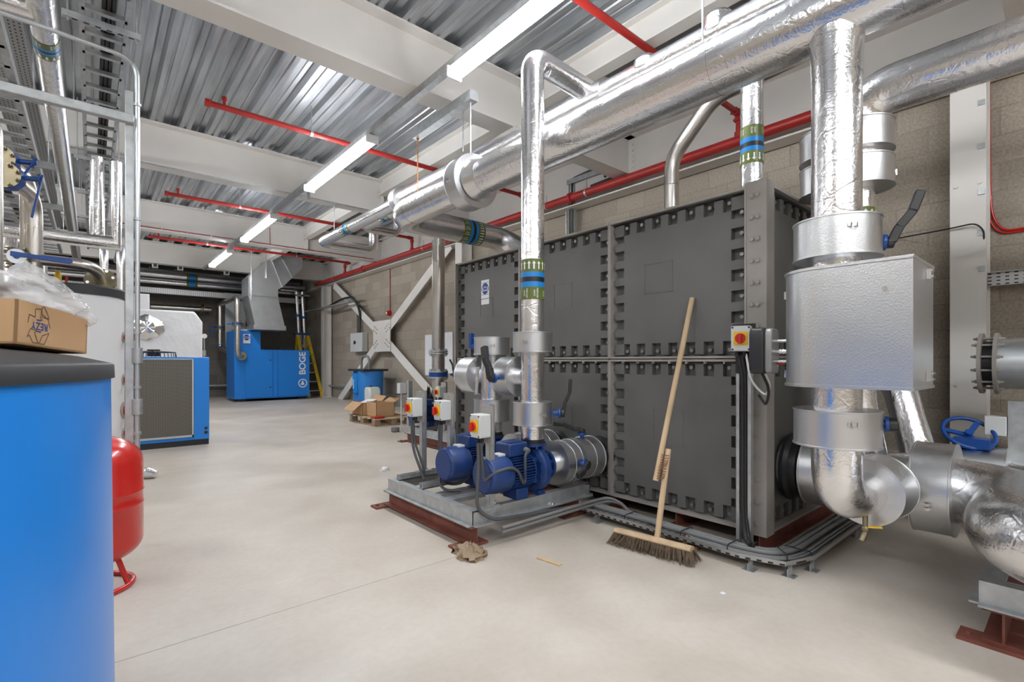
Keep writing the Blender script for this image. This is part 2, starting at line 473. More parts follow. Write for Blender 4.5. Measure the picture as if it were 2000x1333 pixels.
def flange_pair(b, c, d, R, t=0.018, gap=0.03, bolts=8, r=0.011, m=0):
    """two bolted pipe flanges with studs"""
    c, d = V(c), V(d).normalized(); e1, e2 = frame_of(d)
    for s in (-1, 1):
        q = c + d * (s * (gap / 2 + t / 2)); b.cyl(q - d * t / 2, q + d * t / 2, R, 32, m)
    for k in range(bolts):
        a = 2 * PI * (k + 0.5) / bolts; n = (e1 * math.cos(a) + e2 * math.sin(a)) * (R * 0.84)
        b.cyl(c + n - d * (gap / 2 + t + 0.03), c + n + d * (gap / 2 + t + 0.03), r * 0.55, 8, m)
        for s in (-1, 1):
            p = c + n + d * (s * (gap / 2 + t)); b.bolt(p, d * s, r, 0.014, m)


def lever(parent, root, stem, grip, w=0.022, colour='black', collar='blue_valve', droop=0.25, name='valve_handle'):
    """butterfly valve neck plate and cranked lever: root on the valve, stem end, grip end"""
    root, stem, grip = V(root), V(stem), V(grip)
    b = MB()
    dn = (stem - root).normalized()
    b.cyl(root, stem, 0.016, 14, 1)
    b.cyl(stem - dn * 0.02, stem - dn * 0.004, 0.034, 18, 1)
    b.cyl(stem - dn * 0.004, stem + dn * 0.022, 0.026, 16, 0)
    g = grip - stem
    side = dn.cross(g).normalized()
    p0 = stem + dn * 0.012; p1 = stem + g * 0.3 + dn * (0.012 + droop * g.length * 0.12); p2 = stem + g * 0.62 + dn * (0.012 + droop * g.length * 0.6)
    p3 = grip + dn * (0.012 + droop * g.length * 0.6)
    for a, c, ww in ((p0, p1, w * 1.25), (p1, p2, w), (p2, p3, w * 1.15)):
        b.bar(a, c + (c - a).normalized() * 0.004, ww, w * 0.85, dn)
    return b.build(name, [M[colour], M[collar]], parent, bevel=0.004)
# ------------------------------------------------------------------ the room
XL, XR, YF, YB, ZD = -4.2, 5.6, -7.0, 17.3, 4.07
struct(MB().box(XL - .2, XR + .2, YF - .2, YB + .2, -0.15, 0).build('floor', M['floor'], smooth=False))
struct(MB().box(XR, XR + 0.2, YF, YB, 0, 4.4).build('wall_right', M['block'], smooth=False))
struct(MB().box(XL - 0.2, XL, YF, YB, 0, 4.4).build('wall_left', M['block'], smooth=False))
struct(MB().box(XL - .2, XR + .2, YB, YB + 0.2, 0, 4.4).build('wall_back', M['block_shaded'], smooth=False))
struct(MB().box(XL - .2, XR + .2, YF - 0.2, YF, 0, 4.4).build('wall_front', M['block'], smooth=False))
# profiled steel deck: ribs run along Y
b = MB(); prof = []
x = XL - 0.05
while x < XR + 0.05:
    for dx, dz in ((0, 0), (0.045, 0), (0.055, 0.012), (0.065, 0.012), (0.075, 0), (0.12, 0), (0.145, 0.06), (0.205, 0.06), (0.213, 0.05), (0.222, 0.06), (0.275, 0.06)):
        prof.append((x + dx, ZD + dz))
    x += 0.3
n = len(prof); vs = [(a, YF, c) for a, c in prof] + [(a, YB, c) for a, c in prof] + [(prof[0][0], YF, 4.4), (prof[-1][0], YF, 4.4), (prof[0][0], YB, 4.4), (prof[-1][0], YB, 4.4)]
b.add(vs, [(i, i + 1, n + i + 1, n + i) for i in range(n - 1)] + [(2 * n, 2 * n + 1, 2 * n + 3, 2 * n + 2)])
struct(b.build('ceiling', M['deck'], smooth=False))


def ibeam_x(y, z0, z1, x0, x1, fw=0.24, tf=0.02, tw=0.014, stiff=()):
    b = MB()
    b.box(x0, x1, y - fw / 2, y + fw / 2, z0, z0 + tf); b.box(x0, x1, y - fw / 2, y + fw / 2, z1 - tf, z1); b.box(x0, x1, y - tw / 2, y + tw / 2, z0 + tf, z1 - tf)
    for xx in stiff:
        for dx in (-0.05, 0.05):
            for k in range(2): b.bolt((xx + dx, y - tw / 2, z1 - 0.17 - 0.1 * k), (0, -1, 0), 0.02, 0.018)
        b.box(xx - 0.006, xx + 0.006, y - fw / 2 + 0.01, y + fw / 2 - 0.01, z0 + tf, z1 - tf)
    b.box(x1 - 0.012, x1, y - 0.11, y + 0.11, z0 - 0.0, z1 - 0.03)
    for s in (-1, 1):
        for k in range(6): b.bolt((x1 - 0.012, y + s * 0.07, z0 + 0.06 + 0.075 * k), (-1, 0, 0), 0.016, 0.014)
    return b


BEAM_Y = [3.98, 7.62, 11.36, 15.12]
for i, y in enumerate(BEAM_Y + [0.25, -3.4]):
    o = ibeam_x(y, 3.53, ZD, XL, 5.47, stiff=(3.66,)).build('ceiling_beam', M['white_steel'])
    struct(o)
for y0, y1 in zip([-3.4, 0.25] + BEAM_Y[:-1], [0.25] + BEAM_Y):
    b = MB(); a, c = y0 + 0.12, y1 - 0.12
    b.box(3.56, 3.70, a, c, 3.80, 3.815); b.box(3.56, 3.70, a, c, ZD - 0.015, ZD); b.box(3.626, 3.634, a, c, 3.815, ZD - .015)
    struct(b.build('secondary_beam', M['white_steel']))
b = MB(); b.box(5.36, 5.58, YF, YB, 3.37, 3.39); b.box(5.36, 5.58, YF, YB, 4.05, 4.07); b.box(5.464, 5.476, YF, YB, 3.39, 4.05)
struct(b.build('edge_beam', M['white_steel']))


def column(y, x=5.44, fw=0.215, dd=0.24):
    b = MB()
    b.box(x - dd / 2, x - dd / 2 + 0.016, y - fw / 2, y + fw / 2, 0, 3.37); b.box(x + dd / 2 - 0.016, x + dd / 2, y - fw / 2, y + fw / 2, 0, 3.37)
    b.box(x - dd / 2 + 0.016, x + dd / 2 - 0.016, y - 0.006, y + 0.006, 0, 3.37)
    b.box(x - dd / 2 - 0.05, x + dd / 2 + 0.01, y - fw / 2 - 0.05, y + fw / 2 + 0.05, 0, 0.02)
    for k in range(2):
        for s in (-1, 1): b.bolt((x - dd / 2, y + s * 0.07, 0.9 + 1.6 * k), (-1, 0, 0), 0.013, 0.012)
    return struct(b.build('steel_column', M['white_steel']))


for y in (0.61, 7.78, 15.05): column(y)

# cross brace on the right wall
t = thing('cross_brace', 'white steel cross brace with bolted square centre plate on the block wall', 'brace', (5.42, 11.5, 0))
XB = 5.42
pc = at(747, 657, X=XB)
ends = [at(652, 557, X=XB), at(662, 783, X=XB), at(880, 478, X=XB), at(842, 768, X=XB)]
for e in ends:
    d = (e - pc).normalized()
    MB().bar(pc + d * 0.15, e, 0.012, 0.21, (0, -d.z, d.y)).build('brace_arm', M['white_steel'], t)
    MB()
b = MB(); hw = 0.46; b.box(XB - 0.03, XB - 0.012, pc.y - hw, pc.y + hw, pc.z - 0.38, pc.z + 0.38)
for e in ends:
    d = (e - pc).normalized(); q = V((0, -d.z, d.y))
    for k in range(3):
        for s in (-1, 1): b.bolt(pc + d * (0.28 + 0.09 * k) + q * (0.05 * s) + V((-0.03, 0, 0)), (-1, 0, 0), 0.018, 0.012, 1)
b.build('gusset_plate', [M['white_steel'], M['flange']], t)

t = thing('conduit', 'thin steel conduit clipped under the second white beam, crossing the light trunking', 'conduit', (0, 7.48, 3.515))
b = MB(); b.cyl((-.6, 7.48, 3.518), (4.4, 7.48, 3.518), .009, 10); b.build('tube', M['galv'], t)
for x in (.42, 2.45): MB().box(x - .012, x + .012, 7.47, 7.52, 3.50, 3.60).build('beam_clamp', M['galv'], t)
# ------------------------------------------------------------------ lighting trunk, battens
tag(MB().box(2.20, 2.26, -6.6, 14.9, 3.465, 3.53).build('lighting_trunking', M['galv']), 'long slim galvanised lighting trunking under the white beams, carrying the row of batten lights', 'trunking')


def batten(x, y0, y1, label, group='batten lights along the trunking'):
    t = thing('batten_light', label, 'light', (x, y0, 3.4), group)
    MB().box(x - 0.045, x + 0.045, y0, y1, 3.43, 3.465).build('lamp_body', M['lamp_body'], t, bevel=0.008)
    b = MB(); pr = []
    for k in range(20):
        a = 2 * PI * k / 20; pr.append((math.cos(a) * 0.07, max(-.06, min(.012, -math.sin(a) * 0.045 - .012))))
    b.prism(pr, lambda a, c, h: V((x + a, h, 3.432 + c)), y0 + 0.02, y1 - 0.02)
    b.build('diffuser', M['lamp'], t)
    for yy in (y0, y1): MB().box(x - 0.072, x + 0.072, yy - 0.012, yy + 0.012, 3.37, 3.464).build('end_cap', M['lamp_body'], t, bevel=0.01)
    return t


LX = 2.23
for y0, y1, lb in ((1.2, 3.32, 'largest glowing batten light, cut by the top edge of the photo'), (4.85, 6.8, 'glowing batten light in front of the second white beam'),
                   (8.45, 10.5, 'glowing batten light in front of the third white beam'), (11.75, 13.8, 'smallest glowing batten light, farthest along the trunking, over the galvanised duct')):
    batten(LX, y0, y1, lb)
for y0 in (-2.4, -5.6): batten(LX, y0, y0 + 2.0, 'added fill batten light on the trunking behind the camera position', 'added fill battens behind the camera')  # unseen fittings added to even out the brightness
for y0 in (-2.4, -5.6): batten(.2, y0, y0 + 2.0, 'added fill batten light over the gangway behind the camera position', 'added gangway fill battens')  # added out of view to brighten surfaces facing the camera
for y0 in (-5.6, -2.6, 1.0, 4.6, 8.2, 11.8): batten(-1.9, y0, y0 + 2.0, 'added fill batten light in the second row, over the hot water cylinders', 'added second row of fill battens')  # row added outside the view as fill light for the left side

# ------------------------------------------------------------------ sprinkler pipework
def clamp(b, p, d, r, m=0):
    p, d = V(p), V(d).normalized(); b.cyl(p - d * 0.025, p + d * 0.025, r * 1.35, 16, m)
    e1, e2 = frame_of(d)
    for s in (-1, 1): b.bar(p + e1 * (s * r * 1.3) - d * .012, p + e1 * (s * r * 1.75) + d * .012, 0.02, 0.024, e2, m)


MX, MZ = 5.28, 3.46
t = thing('sprinkler_main', 'thick red sprinkler main running along the right wall under the edge beam', 'pipe', (MX, 8, MZ))
b = MB(); b.cyl((MX, -4.9, MZ), (MX, 15.5, MZ), 0.055, 20); b.build('pipe', M['red_pipe'], t)
for y in (4.85, 12.0, 1.0):
    b = MB(); clamp(b, (MX, y, MZ), (0, 1, 0), 0.055); b.build('coupling', M['red_pipe'], t)
for y in (4.55, 5.35, 9.0, 14.0):
    b = MB(); b.lathe((MX, y - 0.015, MZ), (0, 1, 0), [(0, 0.06), (0.03, 0.06)], 20); b.cyl((MX, y, MZ + 0.05), (MX, y, MZ + 0.17), 0.006, 8); b.build('pipe_clip', M['galv'], t)


def sprinkler(y, z, x0, label, jog=0.0):
    t = thing('sprinkler_branch', label, 'pipe', (x0, y, z), 'sprinkler branches across the ceiling bays')
    r = 0.03
    b = MB(); b.cyl((x0, y, z), (MX, y, z), r, 16)
    if jog: b.tube([(MX, y, z), (MX - 0.02, y + jog, z), (MX, y + jog, MZ + .1)], r * .9, 0.05, 12)
    b.build('pipe', M['red_pipe'], t)
    yy = y + jog
    b = MB(); b.cyl((MX, yy, MZ + 0.05), (MX, yy, z), r, 14); clamp(b, (MX, yy, z - 0.06), (0, 0, 1), r); clamp(b, (MX - 0.07, y, z), (1, 0, 0), r); b.ball((MX, yy, z), r * 1.3)
    b.cyl((MX, yy, MZ + 0.03), (MX, yy, MZ + 0.09), r * 1.5, 16); b.build('drop', M['red_pipe'], t)
    b = MB(); clamp(b, (x0 + 0.01, y, z), (1, 0, 0), r); b.build('end_cap', M['red_pipe'], t)
    b = MB(); b.cyl((x0 + 0.16, y, z), (x0 + 0.16, y, z + 0.09), 0.016, 12); b.cyl((x0 + 0.16, y, z + 0.08), (x0 + 0.16, y, z + 0.11), 0.026, 12); b.build('air_vent', M['red_pipe'], t)
    for xx in (x0 + 1.05, 3.9):
        b = MB(); b.lathe((xx - 0.015, y, z), (1, 0, 0), [(0, r * 1.15), (0.03, r * 1.15)], 16); b.cyl((xx, y, z + r), (xx, y, ZD), 0.005, 8); b.build('hanger', M['galv'], t)
    return t


sprinkler(2.42, 3.75, 0.6, 'red sprinkler branch cutting down from the top edge behind the big foil header')
sprinkler(5.87, 3.75, 0.9, 'red sprinkler branch with capped end in the bay behind the nearest white beam')
sprinkler(9.5, 3.76, 0.9, 'red sprinkler branch with capped end in the bay between the second and third white beams')
sprinkler(12.85, 3.73, 0.93, 'red sprinkler branch passing in front of the farthest white beam and the duct', 0.35)

# red alarm conduit on the third beam, with clips, and the sounder drop on the wall
yb = 11.36 - 0.122
t = thing('alarm_conduit', 'thin red alarm cable clipped along the lower flange of the third white beam', 'cable', (1, yb, 3.56))
b = MB(); b.tube([(-0.5, yb, 3.57), (2.3, yb, 3.57), (5.2, yb, 3.57)], 0.008, 0, 8); b.tube([(2.9, yb, 3.57), (2.9, yb + 0.09, 3.6), (2.9, yb + 0.11, 3.95)], 0.006, 0.03, 8)
b.build('cable', M['red_pipe'], t)
for k in range(14):
    xx = -0.2 + 0.4 * k; MB().box(xx - 0.012, xx + 0.012, yb - 0.014, yb + 0.03, 3.548, 3.585).build('cable_clip', M['galv'], t)
p = at(757, 612, X=5.52); q = at(757, 530, X=5.52)
t = thing('alarm_sounder', 'small red fire alarm sounder with red conduit dropping down the block wall', 'alarm', p)
b = MB(); b.cyl((5.585, p.y, p.z + .04), (5.585, q.y, 3.37), 0.011, 10); b.build('conduit', M['red_pipe'], t)
b = MB(); b.cyl((5.6, p.y, p.z), (5.54, p.y, p.z), 0.065, 18); b.cyl((5.54, p.y, p.z), (5.49, p.y, p.z), 0.05, 18); b.cyl((5.49, p.y, p.z), (5.487, p.y, p.z), 0.03, 16, 1)
b.build('sounder', [M['red'], M['mark_white']], t)
# ------------------------------------------------------------------ sectional water tank
TX, TY0, TZ0, TW = 2.89, 1.28, 0.105, 1.0
TXE, TYE, TZ1 = 4.9, 4.29, 2.105
tank = thing('water_tank', 'large dark grey sectional panel water tank with bolted flanges on red steel bearers', 'tank', (3.9, 2.7, 0))


def tank_panel(fn, mark=None):
    """fn(a, b, h): a along, b up, h outwards from the sheet"""
    b = MB()
    b.prism([(0, 0), (1, 0), (1, 1), (0, 1)], fn, -0.02, 0.0)
    m, c, dp, hw = 0.028, 0.028, 0.108, 0.034
    rects = [(dp, 1 - dp, dp, 1 - dp)]
    for k in range(1, 7):
        t0, t1 = 0.125 * k + hw, 0.125 * (k + 1) - hw
        rects += [(t0, t1, m, dp), (t0, t1, 1 - dp, 1 - m), (m, dp, t0, t1), (1 - dp, 1 - m, t0, t1)]
    for i0, i1 in ((m, dp), (1 - dp, 1 - m)):
        for j0, j1 in ((m, dp), (1 - dp, 1 - m)): rects.append((i0, i1, j0, j1))
    for a0, a1, b0, b1 in rects: b.prism([(a0, b0), (a1, b0), (a1, b1), (a0, b1)], fn, 0.0, 0.045)
    if mark:
        a0, a1, b0, b1 = mark
        for r in ((a0, a1, b0, b0 + .006), (a0, a1, b1 - .006, b1), (a0, a0 + .006, b0, b1), (a1 - .006, a1, b0, b1)):
            b.prism([(r[0], r[2]), (r[1], r[2]), (r[1], r[3]), (r[0], r[3])], fn, 0.045, 0.0475)
    for k in range(1, 8):                                   # bolt ends seen in the pockets along the lower and near edges
        b.cyl(fn(0.125 * k, 0.055, 0), fn(0.125 * k, 0.055, 0.03), 0.013, 6, 1)
        b.cyl(fn(0.05, 0.125 * k, 0), fn(0.05, 0.125 * k, 0.035), 0.013, 6, 1)
        b.cyl(fn(0.125 * k, 0.945, 0), fn(0.125 * k, 0.945, 0.035), 0.013, 6, 1)
    return b.build('panel', [M['tank'], M['gear_grey']], tank)


SHEET = 0.085
for r in range(2):
    for c in range(3):
        y0 = TY0 + c; z0 = TZ0 + r
        mk = {(0, 0): (0.42, 0.65, 0.42, 0.66), (1, 2): (0.42, 0.62, 0.42, 0.6), (0, 1): (0.4, 0.6, 0.42, 0.62), (1, 1): (0.4, 0.6, 0.42, 0.62), (1, 0): (0.5, 0.72, 0.45, 0.66)}.get((r, c))
        tank_panel(lambda a, bb, h, y0=y0, z0=z0: V((TX + SHEET - h, y0 + a * TW, z0 + bb)), mk)
    for c in range(2):
        x0 = TX + c * 1.0; z0 = TZ0 + r
        tank_panel(lambda a, bb, h, x0=x0, z0=z0: V((x0 + a * 1.0, TY0 - 0.03 - h, z0 + bb)))
    for c in range(3): MB().box(TXE - 0.03, TXE, TY0 + c, TY0 + c + 1, TZ0 + r, TZ0 + r + 1).build('panel', M['tank'], tank)
    for c in range(2): MB().box(TX + c, TX + c + 1, TYE - 0.04, TYE - 0.01, TZ0 + r, TZ0 + r + 1).build('panel', M['tank'], tank)
# flanges on the long face
for c in range(4):
    y = TY0 + c
    for r in range(2):
        b = MB(); z0, z1 = TZ0 + r + 0.004, TZ0 + r + 0.996
        if c > 0: b.box(TX, TX + SHEET, y - 0.016, y - 0.0025, z0, z1)
        if c < 3 and c > 0: b.box(TX + 0.004, TX + SHEET, y + 0.0025, y + 0.012, z0, z1)
        if c > 0:
            for k in range(8): b.bolt((TX + 0.04, y - 0.016, z0 + 0.06 + 0.125 * k), (0, -1, 0), 0.017, 0.014, 1)
            b.build('seam_flange', [M['flange'], M['chrome']], tank)
for c in range(3):
    y0, y1 = TY0 + c + 0.003, TY0 + c + 0.984
    for z, s in ((TZ0, 1), (TZ0 + 0.997, -1), (TZ0 + 1.003, 1), (TZ1, -1)):
        b = MB(); b.box(TX, TX + SHEET, y0, y1, min(z, z + s * 0.014), max(z, z + s * 0.014))
        if z in (TZ0 + 0.997,):
            for k in range(7): b.bolt((TX + 0.03, y0 + 0.14 + 0.125 * k, z - 0.014), (0, 0, -1), 0.012, 0.014, 1)
        b.build('seam_flange', [M['flange'], M['chrome']], tank)
# flanges on the short face
for c in range(2):
    x0, x1 = TX + c + 0.003 + (0.1 if c == 0 else 0), TX + c + 0.99
    for z, s in ((TZ0, 1), (TZ0 + 0.997, -1), (TZ0 + 1.003, 1), (TZ1, -1)):
        MB().box(x0, x1, TY0 - 0.115, TY0 - 0.03, min(z, z + s * 0.014), max(z, z + s * 0.014)).build('seam_flange', M['flange'], tank)
b = MB(); b.box(TX + 0.993, TX + 1.007, TY0 - 0.115, TY0 - 0.03, TZ0, TZ1); b.build('seam_flange', M['flange'], tank)
# corner post with two rows of bolts
b = MB()
b.box(TX - 0.006, TX + 0.004, TY0 - 0.115, TY0 + 0.008, TZ0 - 0.012, TZ1 + 0.02); b.box(TX + 0.004, TX + 0.1, TY0 - 0.115, TY0 - 0.105, TZ0 - 0.012, TZ1 + 0.02)
b.box(TX - 0.012, TX - 0.006, TY0 - 0.004, TY0 + 0.008, TZ0, TZ1)
for k in range(16):
    z = TZ0 + 0.06 + 0.125 * k
    for y in (TY0 - 0.035, TY0 - 0.068): b.cyl((TX - 0.006, y, z), (TX - 0.009, y, z), 0.02, 16); b.bolt((TX - 0.009, y, z), (-1, 0, 0), 0.0135, 0.01)
b.build('corner_post', M['flange'], tank, bevel=0.003)
b = MB(); b.box(TX + 0.02, TXE, TY0 - 0.09, TYE - 0.02, TZ1 - 0.015, TZ1 - 0.002); b.build('roof', M['tank'], tank)
b = MB(); b.lathe((3.35, 3.05, TZ1 - 0.002), (0, 0, 1), [(0, 0.36), (0.02, 0.36), (0.035, 0.3), (0.04, 0.02)], 36); b.build('roof_hatch', M['white'], tank)['label'] = 'white domed access hatch'
for y in (1.22, 1.75, 2.28, 2.78, 3.28, 3.78, 4.24):
    b = MB(); b.box(TX + 0.03, TXE, y - 0.05, y + 0.05, 0, 0.01); b.box(TX + 0.03, TXE, y - 0.05, y + 0.05, 0.092, 0.103); b.box(TX + 0.03, TXE, y - 0.004, y + 0.004, 0.01, 0.092)
    b.build('bearer', M['oxide'], tank)

# distancing sign on the tank
def pictogram_sign(fn, w, h, name, label, cat='sign'):
    """fn(a,b,k): a across, b up from the sign centre, k out of its face"""
    b = MB()
    b.prism([(-w / 2, -h / 2), (w / 2, -h / 2), (w / 2, h / 2), (-w / 2, h / 2)], fn, -0.002, 0.0005)
    R = w * 0.44; cy = h * 0.14
    b.prism([(R * math.cos(2 * PI * k / 36), cy + R * math.sin(2 * PI * k / 36)) for k in range(36)], fn, 0.0005, 0.001, 1)
    for e in (h * 0.14 + w * 0.46, h * 0.14 - w * 0.46):
        b.prism([(-w * .45, e - .002), (w * .45, e - .002), (w * .45, e + .002), (-w * .45, e + .002)], fn, 0.0005, 0.001, 1)
    for s in (-1, 1):
        x = s * w * 0.29
        b.prism([(x + w * .035 * math.cos(2 * PI * k / 12), cy + w * .16 + w * .035 * math.sin(2 * PI * k / 12)) for k in range(12)], fn, 0.001, 0.0014, 2)
        b.prism([(x - w * .05, cy + w * .11), (x - w * .05, cy - w * .05), (x - w * .035, cy - w * .25), (x + w * .035, cy - w * .25), (x + w * .05, cy - w * .05), (x + w * .05, cy + w * .11)], fn, 0.001, 0.0014, 2)
    y0 = cy - w * .13
    b.prism([(-w * .19, y0), (-w * .1, y0 + w * .07), (-w * .1, y0 + w * .03), (w * .1, y0 + w * .03), (w * .1, y0 + w * .07), (w * .19, y0), (w * .1, y0 - w * .07), (w * .1, y0 - w * .03), (-w * .1, y0 - w * .03), (-w * .1, y0 - w * .07)], fn, 0.001, 0.0014, 2)
    put_text(b, '2m', lambda a, c: fn(a, c, 0.0015), w * 0.22, 2, 0.02, 0, (0, cy + w * 0.12))
    return tag(b.build(name, [M['paper'], M['mark_blue'], M['mark_white']], None, smooth=False), label, cat)


c = at(947.5, 571, X=TX + 0.04)
pictogram_sign(lambda a, e, k: V((c.x - k, c.y - a, c.z + e)), 0.125, 0.24, 'safety_sign', 'small white notice with round blue pictogram on the far end of the grey tank')

# ------------------------------------------------------------------ overhead insulated headers
HX, HZ, HR = 2.5, 2.635, 0.142
t = thing('main_header', 'fattest foil header crossing overhead, with a round collar and an elbow to the tank', 'pipe', (HX, 1, HZ))
b = MB(); b.tube([(HX, -2.2, HZ), (HX, 4.79, HZ), (4.0, 4.79, HZ), (4.12, 4.3, HZ - 0.35), (4.12, 4.05, HZ - 0.52)], HR, 0.28, 40, n=12)
b.build('pipe', M['foil'], t)
jacket(t, (HX, 3.47, HZ), (0, 1, 0), 0.225, 0.17, [(3.0, 0.0)], 'flange_collar')
b = MB(); b.lathe((HX, 3.25, HZ), (0, 1, 0), [(0, HR + .001), (0.12, HR + 0.035), (0.13, HR + .001)], 40, cap=False); b.build('insulation_end', M['foil'], t)
label_band(t, (3.42, 4.79, HZ), (1, 0, 0), HR, 0.3)
for y in (0.0, 1.25, 2.6, 4.45):
    b = MB(); b.lathe((HX, y, HZ), (0, 1, 0), [(0, HR + 0.0015), (0.05, HR + 0.0015)], 40, cap=False); b.build('foil_tape', M['foil'], t)
# the dropper from the header down to the floor level line, with its jackets
DX, DY, DR = 2.5, 0.715, 0.096
t = thing('dropper_pipe', 'vertical foil dropper from the fat header through the big jacket box to a low elbow', 'pipe', (DX, DY, 0.37))
b = MB(); b.tube([(DX, DY, HZ), (DX, DY, 0.47), (3.02, DY - 0.06, 0.47)], DR, 0.17, 36, n=10); b.build('pipe', M['foil'], t)
b = MB(); b.lathe((DX, DY, HZ - 0.3), (0, 0, 1), [(0, DR + 0.001), (0.12, DR + 0.004), (0.2, DR + 0.014)], 36, cap=False); b.build('tee_wrap', M['foil'], t)
jacket(t, (DX, DY, 1.62), (0, 0, 1), 0.165, 0.17, [(2.2, 0.03), (-1.2, -0.05)])
jacket(t, (DX, DY, 0.80), (0, 0, 1), 0.165, 0.16, [(2.2, 0.03), (-1.2, -0.04)])
j = jacket(t, (2.88, DY - 0.045, 0.47), (1, -0.11, 0), 0.155, 0.19, [(2.6, 0)])
lever(t, (2.57, 0.61, 1.605), (2.592, 0.55, 1.6), (2.615, 0.49, 1.80), 0.04)
b = MB(); b.cyl((2.57, 0.61, 0.82), (2.59, 0.555, 0.82), 0.018, 14, 1); b.cyl((2.588, 0.56, .82), (2.592, 0.548, .82), 0.034, 18, 1); b.cyl((2.592, 0.548, 0.82), (2.602, 0.522, 0.82), 0.03, 16, 0)
b.build('valve_stub', [M['black'], M['blue_valve']], t)
# jacket box: D-shaped in plan, flat end towards the camera's right
bx = MB(); pl = []
for k in range(17):
    a = PI * k / 16; pl.append((DX + 0.185 * math.cos(a), DY + 0.01 + 0.185 * math.sin(a)))
pl += [(DX - 0.185, 0.415), (DX + 0.185, 0.415)]
bx.prism(pl, lambda a, c_, h: V((a, c_, h)), 0.985, 1.482)
lip = [((a - DX) * 1.035 + DX, (c_ - 0.6) * 1.02 + 0.6) for a, c_ in pl]
bx.prism(lip, lambda a, c_, h: V((a, c_, h)), 1.476, 1.488); bx.prism(lip, lambda a, c_, h: V((a, c_, h)), 0.979, 0.991)
o = bx.build('jacket_box', M['jacket'], t)
o['label'] = 'big hammered metal box jacket, rounded at one end'
for z in (1.44, 1.03):
    q = MB(); q.box(DX + 0.04, DX + 0.065, 0.398, 0.414, z - 0.02, z + 0.02); q.box(DX + 0.03, DX + 0.075, 0.39, 0.4, z + 0.008, z + 0.016); q.box(DX + .03, DX + .075, .39, .4, z - .016, z - .008); q.build('latch', M['chrome'], o)
q = MB(); q.cyl((DX - 0.186, 0.5, 1.37), (DX - 0.192, 0.5, 1.37), 0.009, 10); q.build('rivet', M['chrome'], o)
for z in (1.4, 1.03):
    q = MB(); q.box(DX - .01, DX + .012, DY + .196, DY + .212, z - .018, z + .018); q.build('latch', M['chrome'], o)
# actuator with stem and rods on the left of the box
AZ = 1.135
ac = thing('valve_actuator', 'black and grey motorised valve actuator joined to the big jacket box by three rods', 'actuator', (2.44, 1.02, AZ))
def ax(u_, w_, z_): return V((2.47, DY + 0.19, AZ)) + V((-0.05, 0.35, 0)).normalized() * u_ + V((0.35, 0.05, 0)).normalized() * w_ + V((0, 0, z_))
for z_ in (0.05, -0.045):
    q = MB(); q.cyl(ax(-0.05, 0, z_), ax(0.06, 0, z_), 0.0075, 10); q.build('rod', M['chrome'], ac)
q = MB(); q.cyl(ax(-0.05, 0, 0.0), ax(0.06, 0, 0.0), 0.01, 12)
for k in range(5): q.cyl(ax(-0.03 + 0.014 * k, 0, 0), ax(-0.024 + 0.014 * k, 0, 0), 0.0135, 12)
q.build('stem', M['chrome'], ac)
def slab(q, u0, u1, w, h0, h1, m=0, r=0.03):
    pts = []
    for (cx, cz, a0) in ((w - r, h1 - r, 0), (-w + r, h1 - r, PI / 2), (-w + r, h0 + r, PI), (w - r, h0 + r, 1.5 * PI)):
        for k in range(5): pts.append((cx + r * math.cos(a0 + PI / 8 * k), cz + r * math.sin(a0 + PI / 8 * k)))
    q.prism(pts, lambda a, c_, h: ax(h, a, c_), u0, u1, m)
q = MB(); slab(q, 0.05, 0.082, 0.07, -0.105, 0.11); q.build('gearbox', M['gear_grey'], ac, bevel=0.008)
q = MB(); slab(q, 0.082, 0.15, 0.073, -0.105, 0.115); q.build('cover', M['black'], ac, bevel=0.012)
q = MB(); q.cyl(ax(0.02, 0.03, -0.05), ax(0.052, 0.03, -0.05), 0.012, 10); q.build('gland', M['handle_red'], ac)

# thinner header behind
PX, PZ = 2.85, 3.03
t = thing('return_header', 'foil header running behind the fat one, thinner at its hooked far end', 'pipe', (PX, 3, PZ))
b = MB(); b.tube([(PX, -2.2, PZ + 0.03), (PX, 2.3, PZ + 0.03)], 0.07, 0, 24); b.tube([(PX, 2.25, PZ), (PX, 5.36, PZ)], 0.118, 0, 36)
b.tube([(PX, 5.3, PZ), (PX, 8.1, PZ), (3.75, 8.1, PZ), (3.75, 8.1, PZ + 0.35)], 0.082, 0.16, 28); b.build('pipe', M['foil'], t)
jacket(t, (PX, 5.36, PZ), (0, 1, 0), 0.155, 0.12, None, 'flange_collar')
label_band(t, (PX, 7.0, PZ), (0, 1, 0), 0.082, 0.3)
for y_, z_ in ((1.43, 0.03), (1.93, 0.0)):
    b = MB(); b.cyl((PX, y_, PZ + .03), (PX, y_, PZ + .08 + z_), .085, 24); b.ball((PX, y_, PZ + .08 + z_), .085, 0, 20, 8, .5); b.build('capped_stub', M['foil'], t)
t = thing('branch_header', 'short thin foil header tucked behind the far end of the return header', 'pipe', (3.15, 6, 3.13))
b = MB(); b.tube([(3.15, 4.2, 3.13), (3.15, 7.15, 3.13), (3.72, 7.15, 3.13), (3.72, 7.15, 3.5)], 0.066, 0.13, 24); b.build('pipe', M['foil'], t)
label_band(t, (3.15, 6.4, 3.13), (0, 1, 0), 0.066, 0.28)

# branch with identification band standing behind the tank corner
t = thing('tank_branch', 'vertical foil pipe with olive and blue band entering the tank top near its front corner', 'pipe', (3.1, 1.34, 2.1))
b = MB(); b.tube([(3.1, 1.34, 2.09), (3.1, 1.34, 3.06), (2.86, 1.34, 3.06)], 0.065, 0.1, 28); b.build('pipe', M['foil'], t)
zb = CAM_Z + (706 - 288) / 959 * 3.035
label_band(t, (3.1, 1.34, zb), (0, 0, -1), 0.065, 0.23, words=('CHW', 'FLOW'))
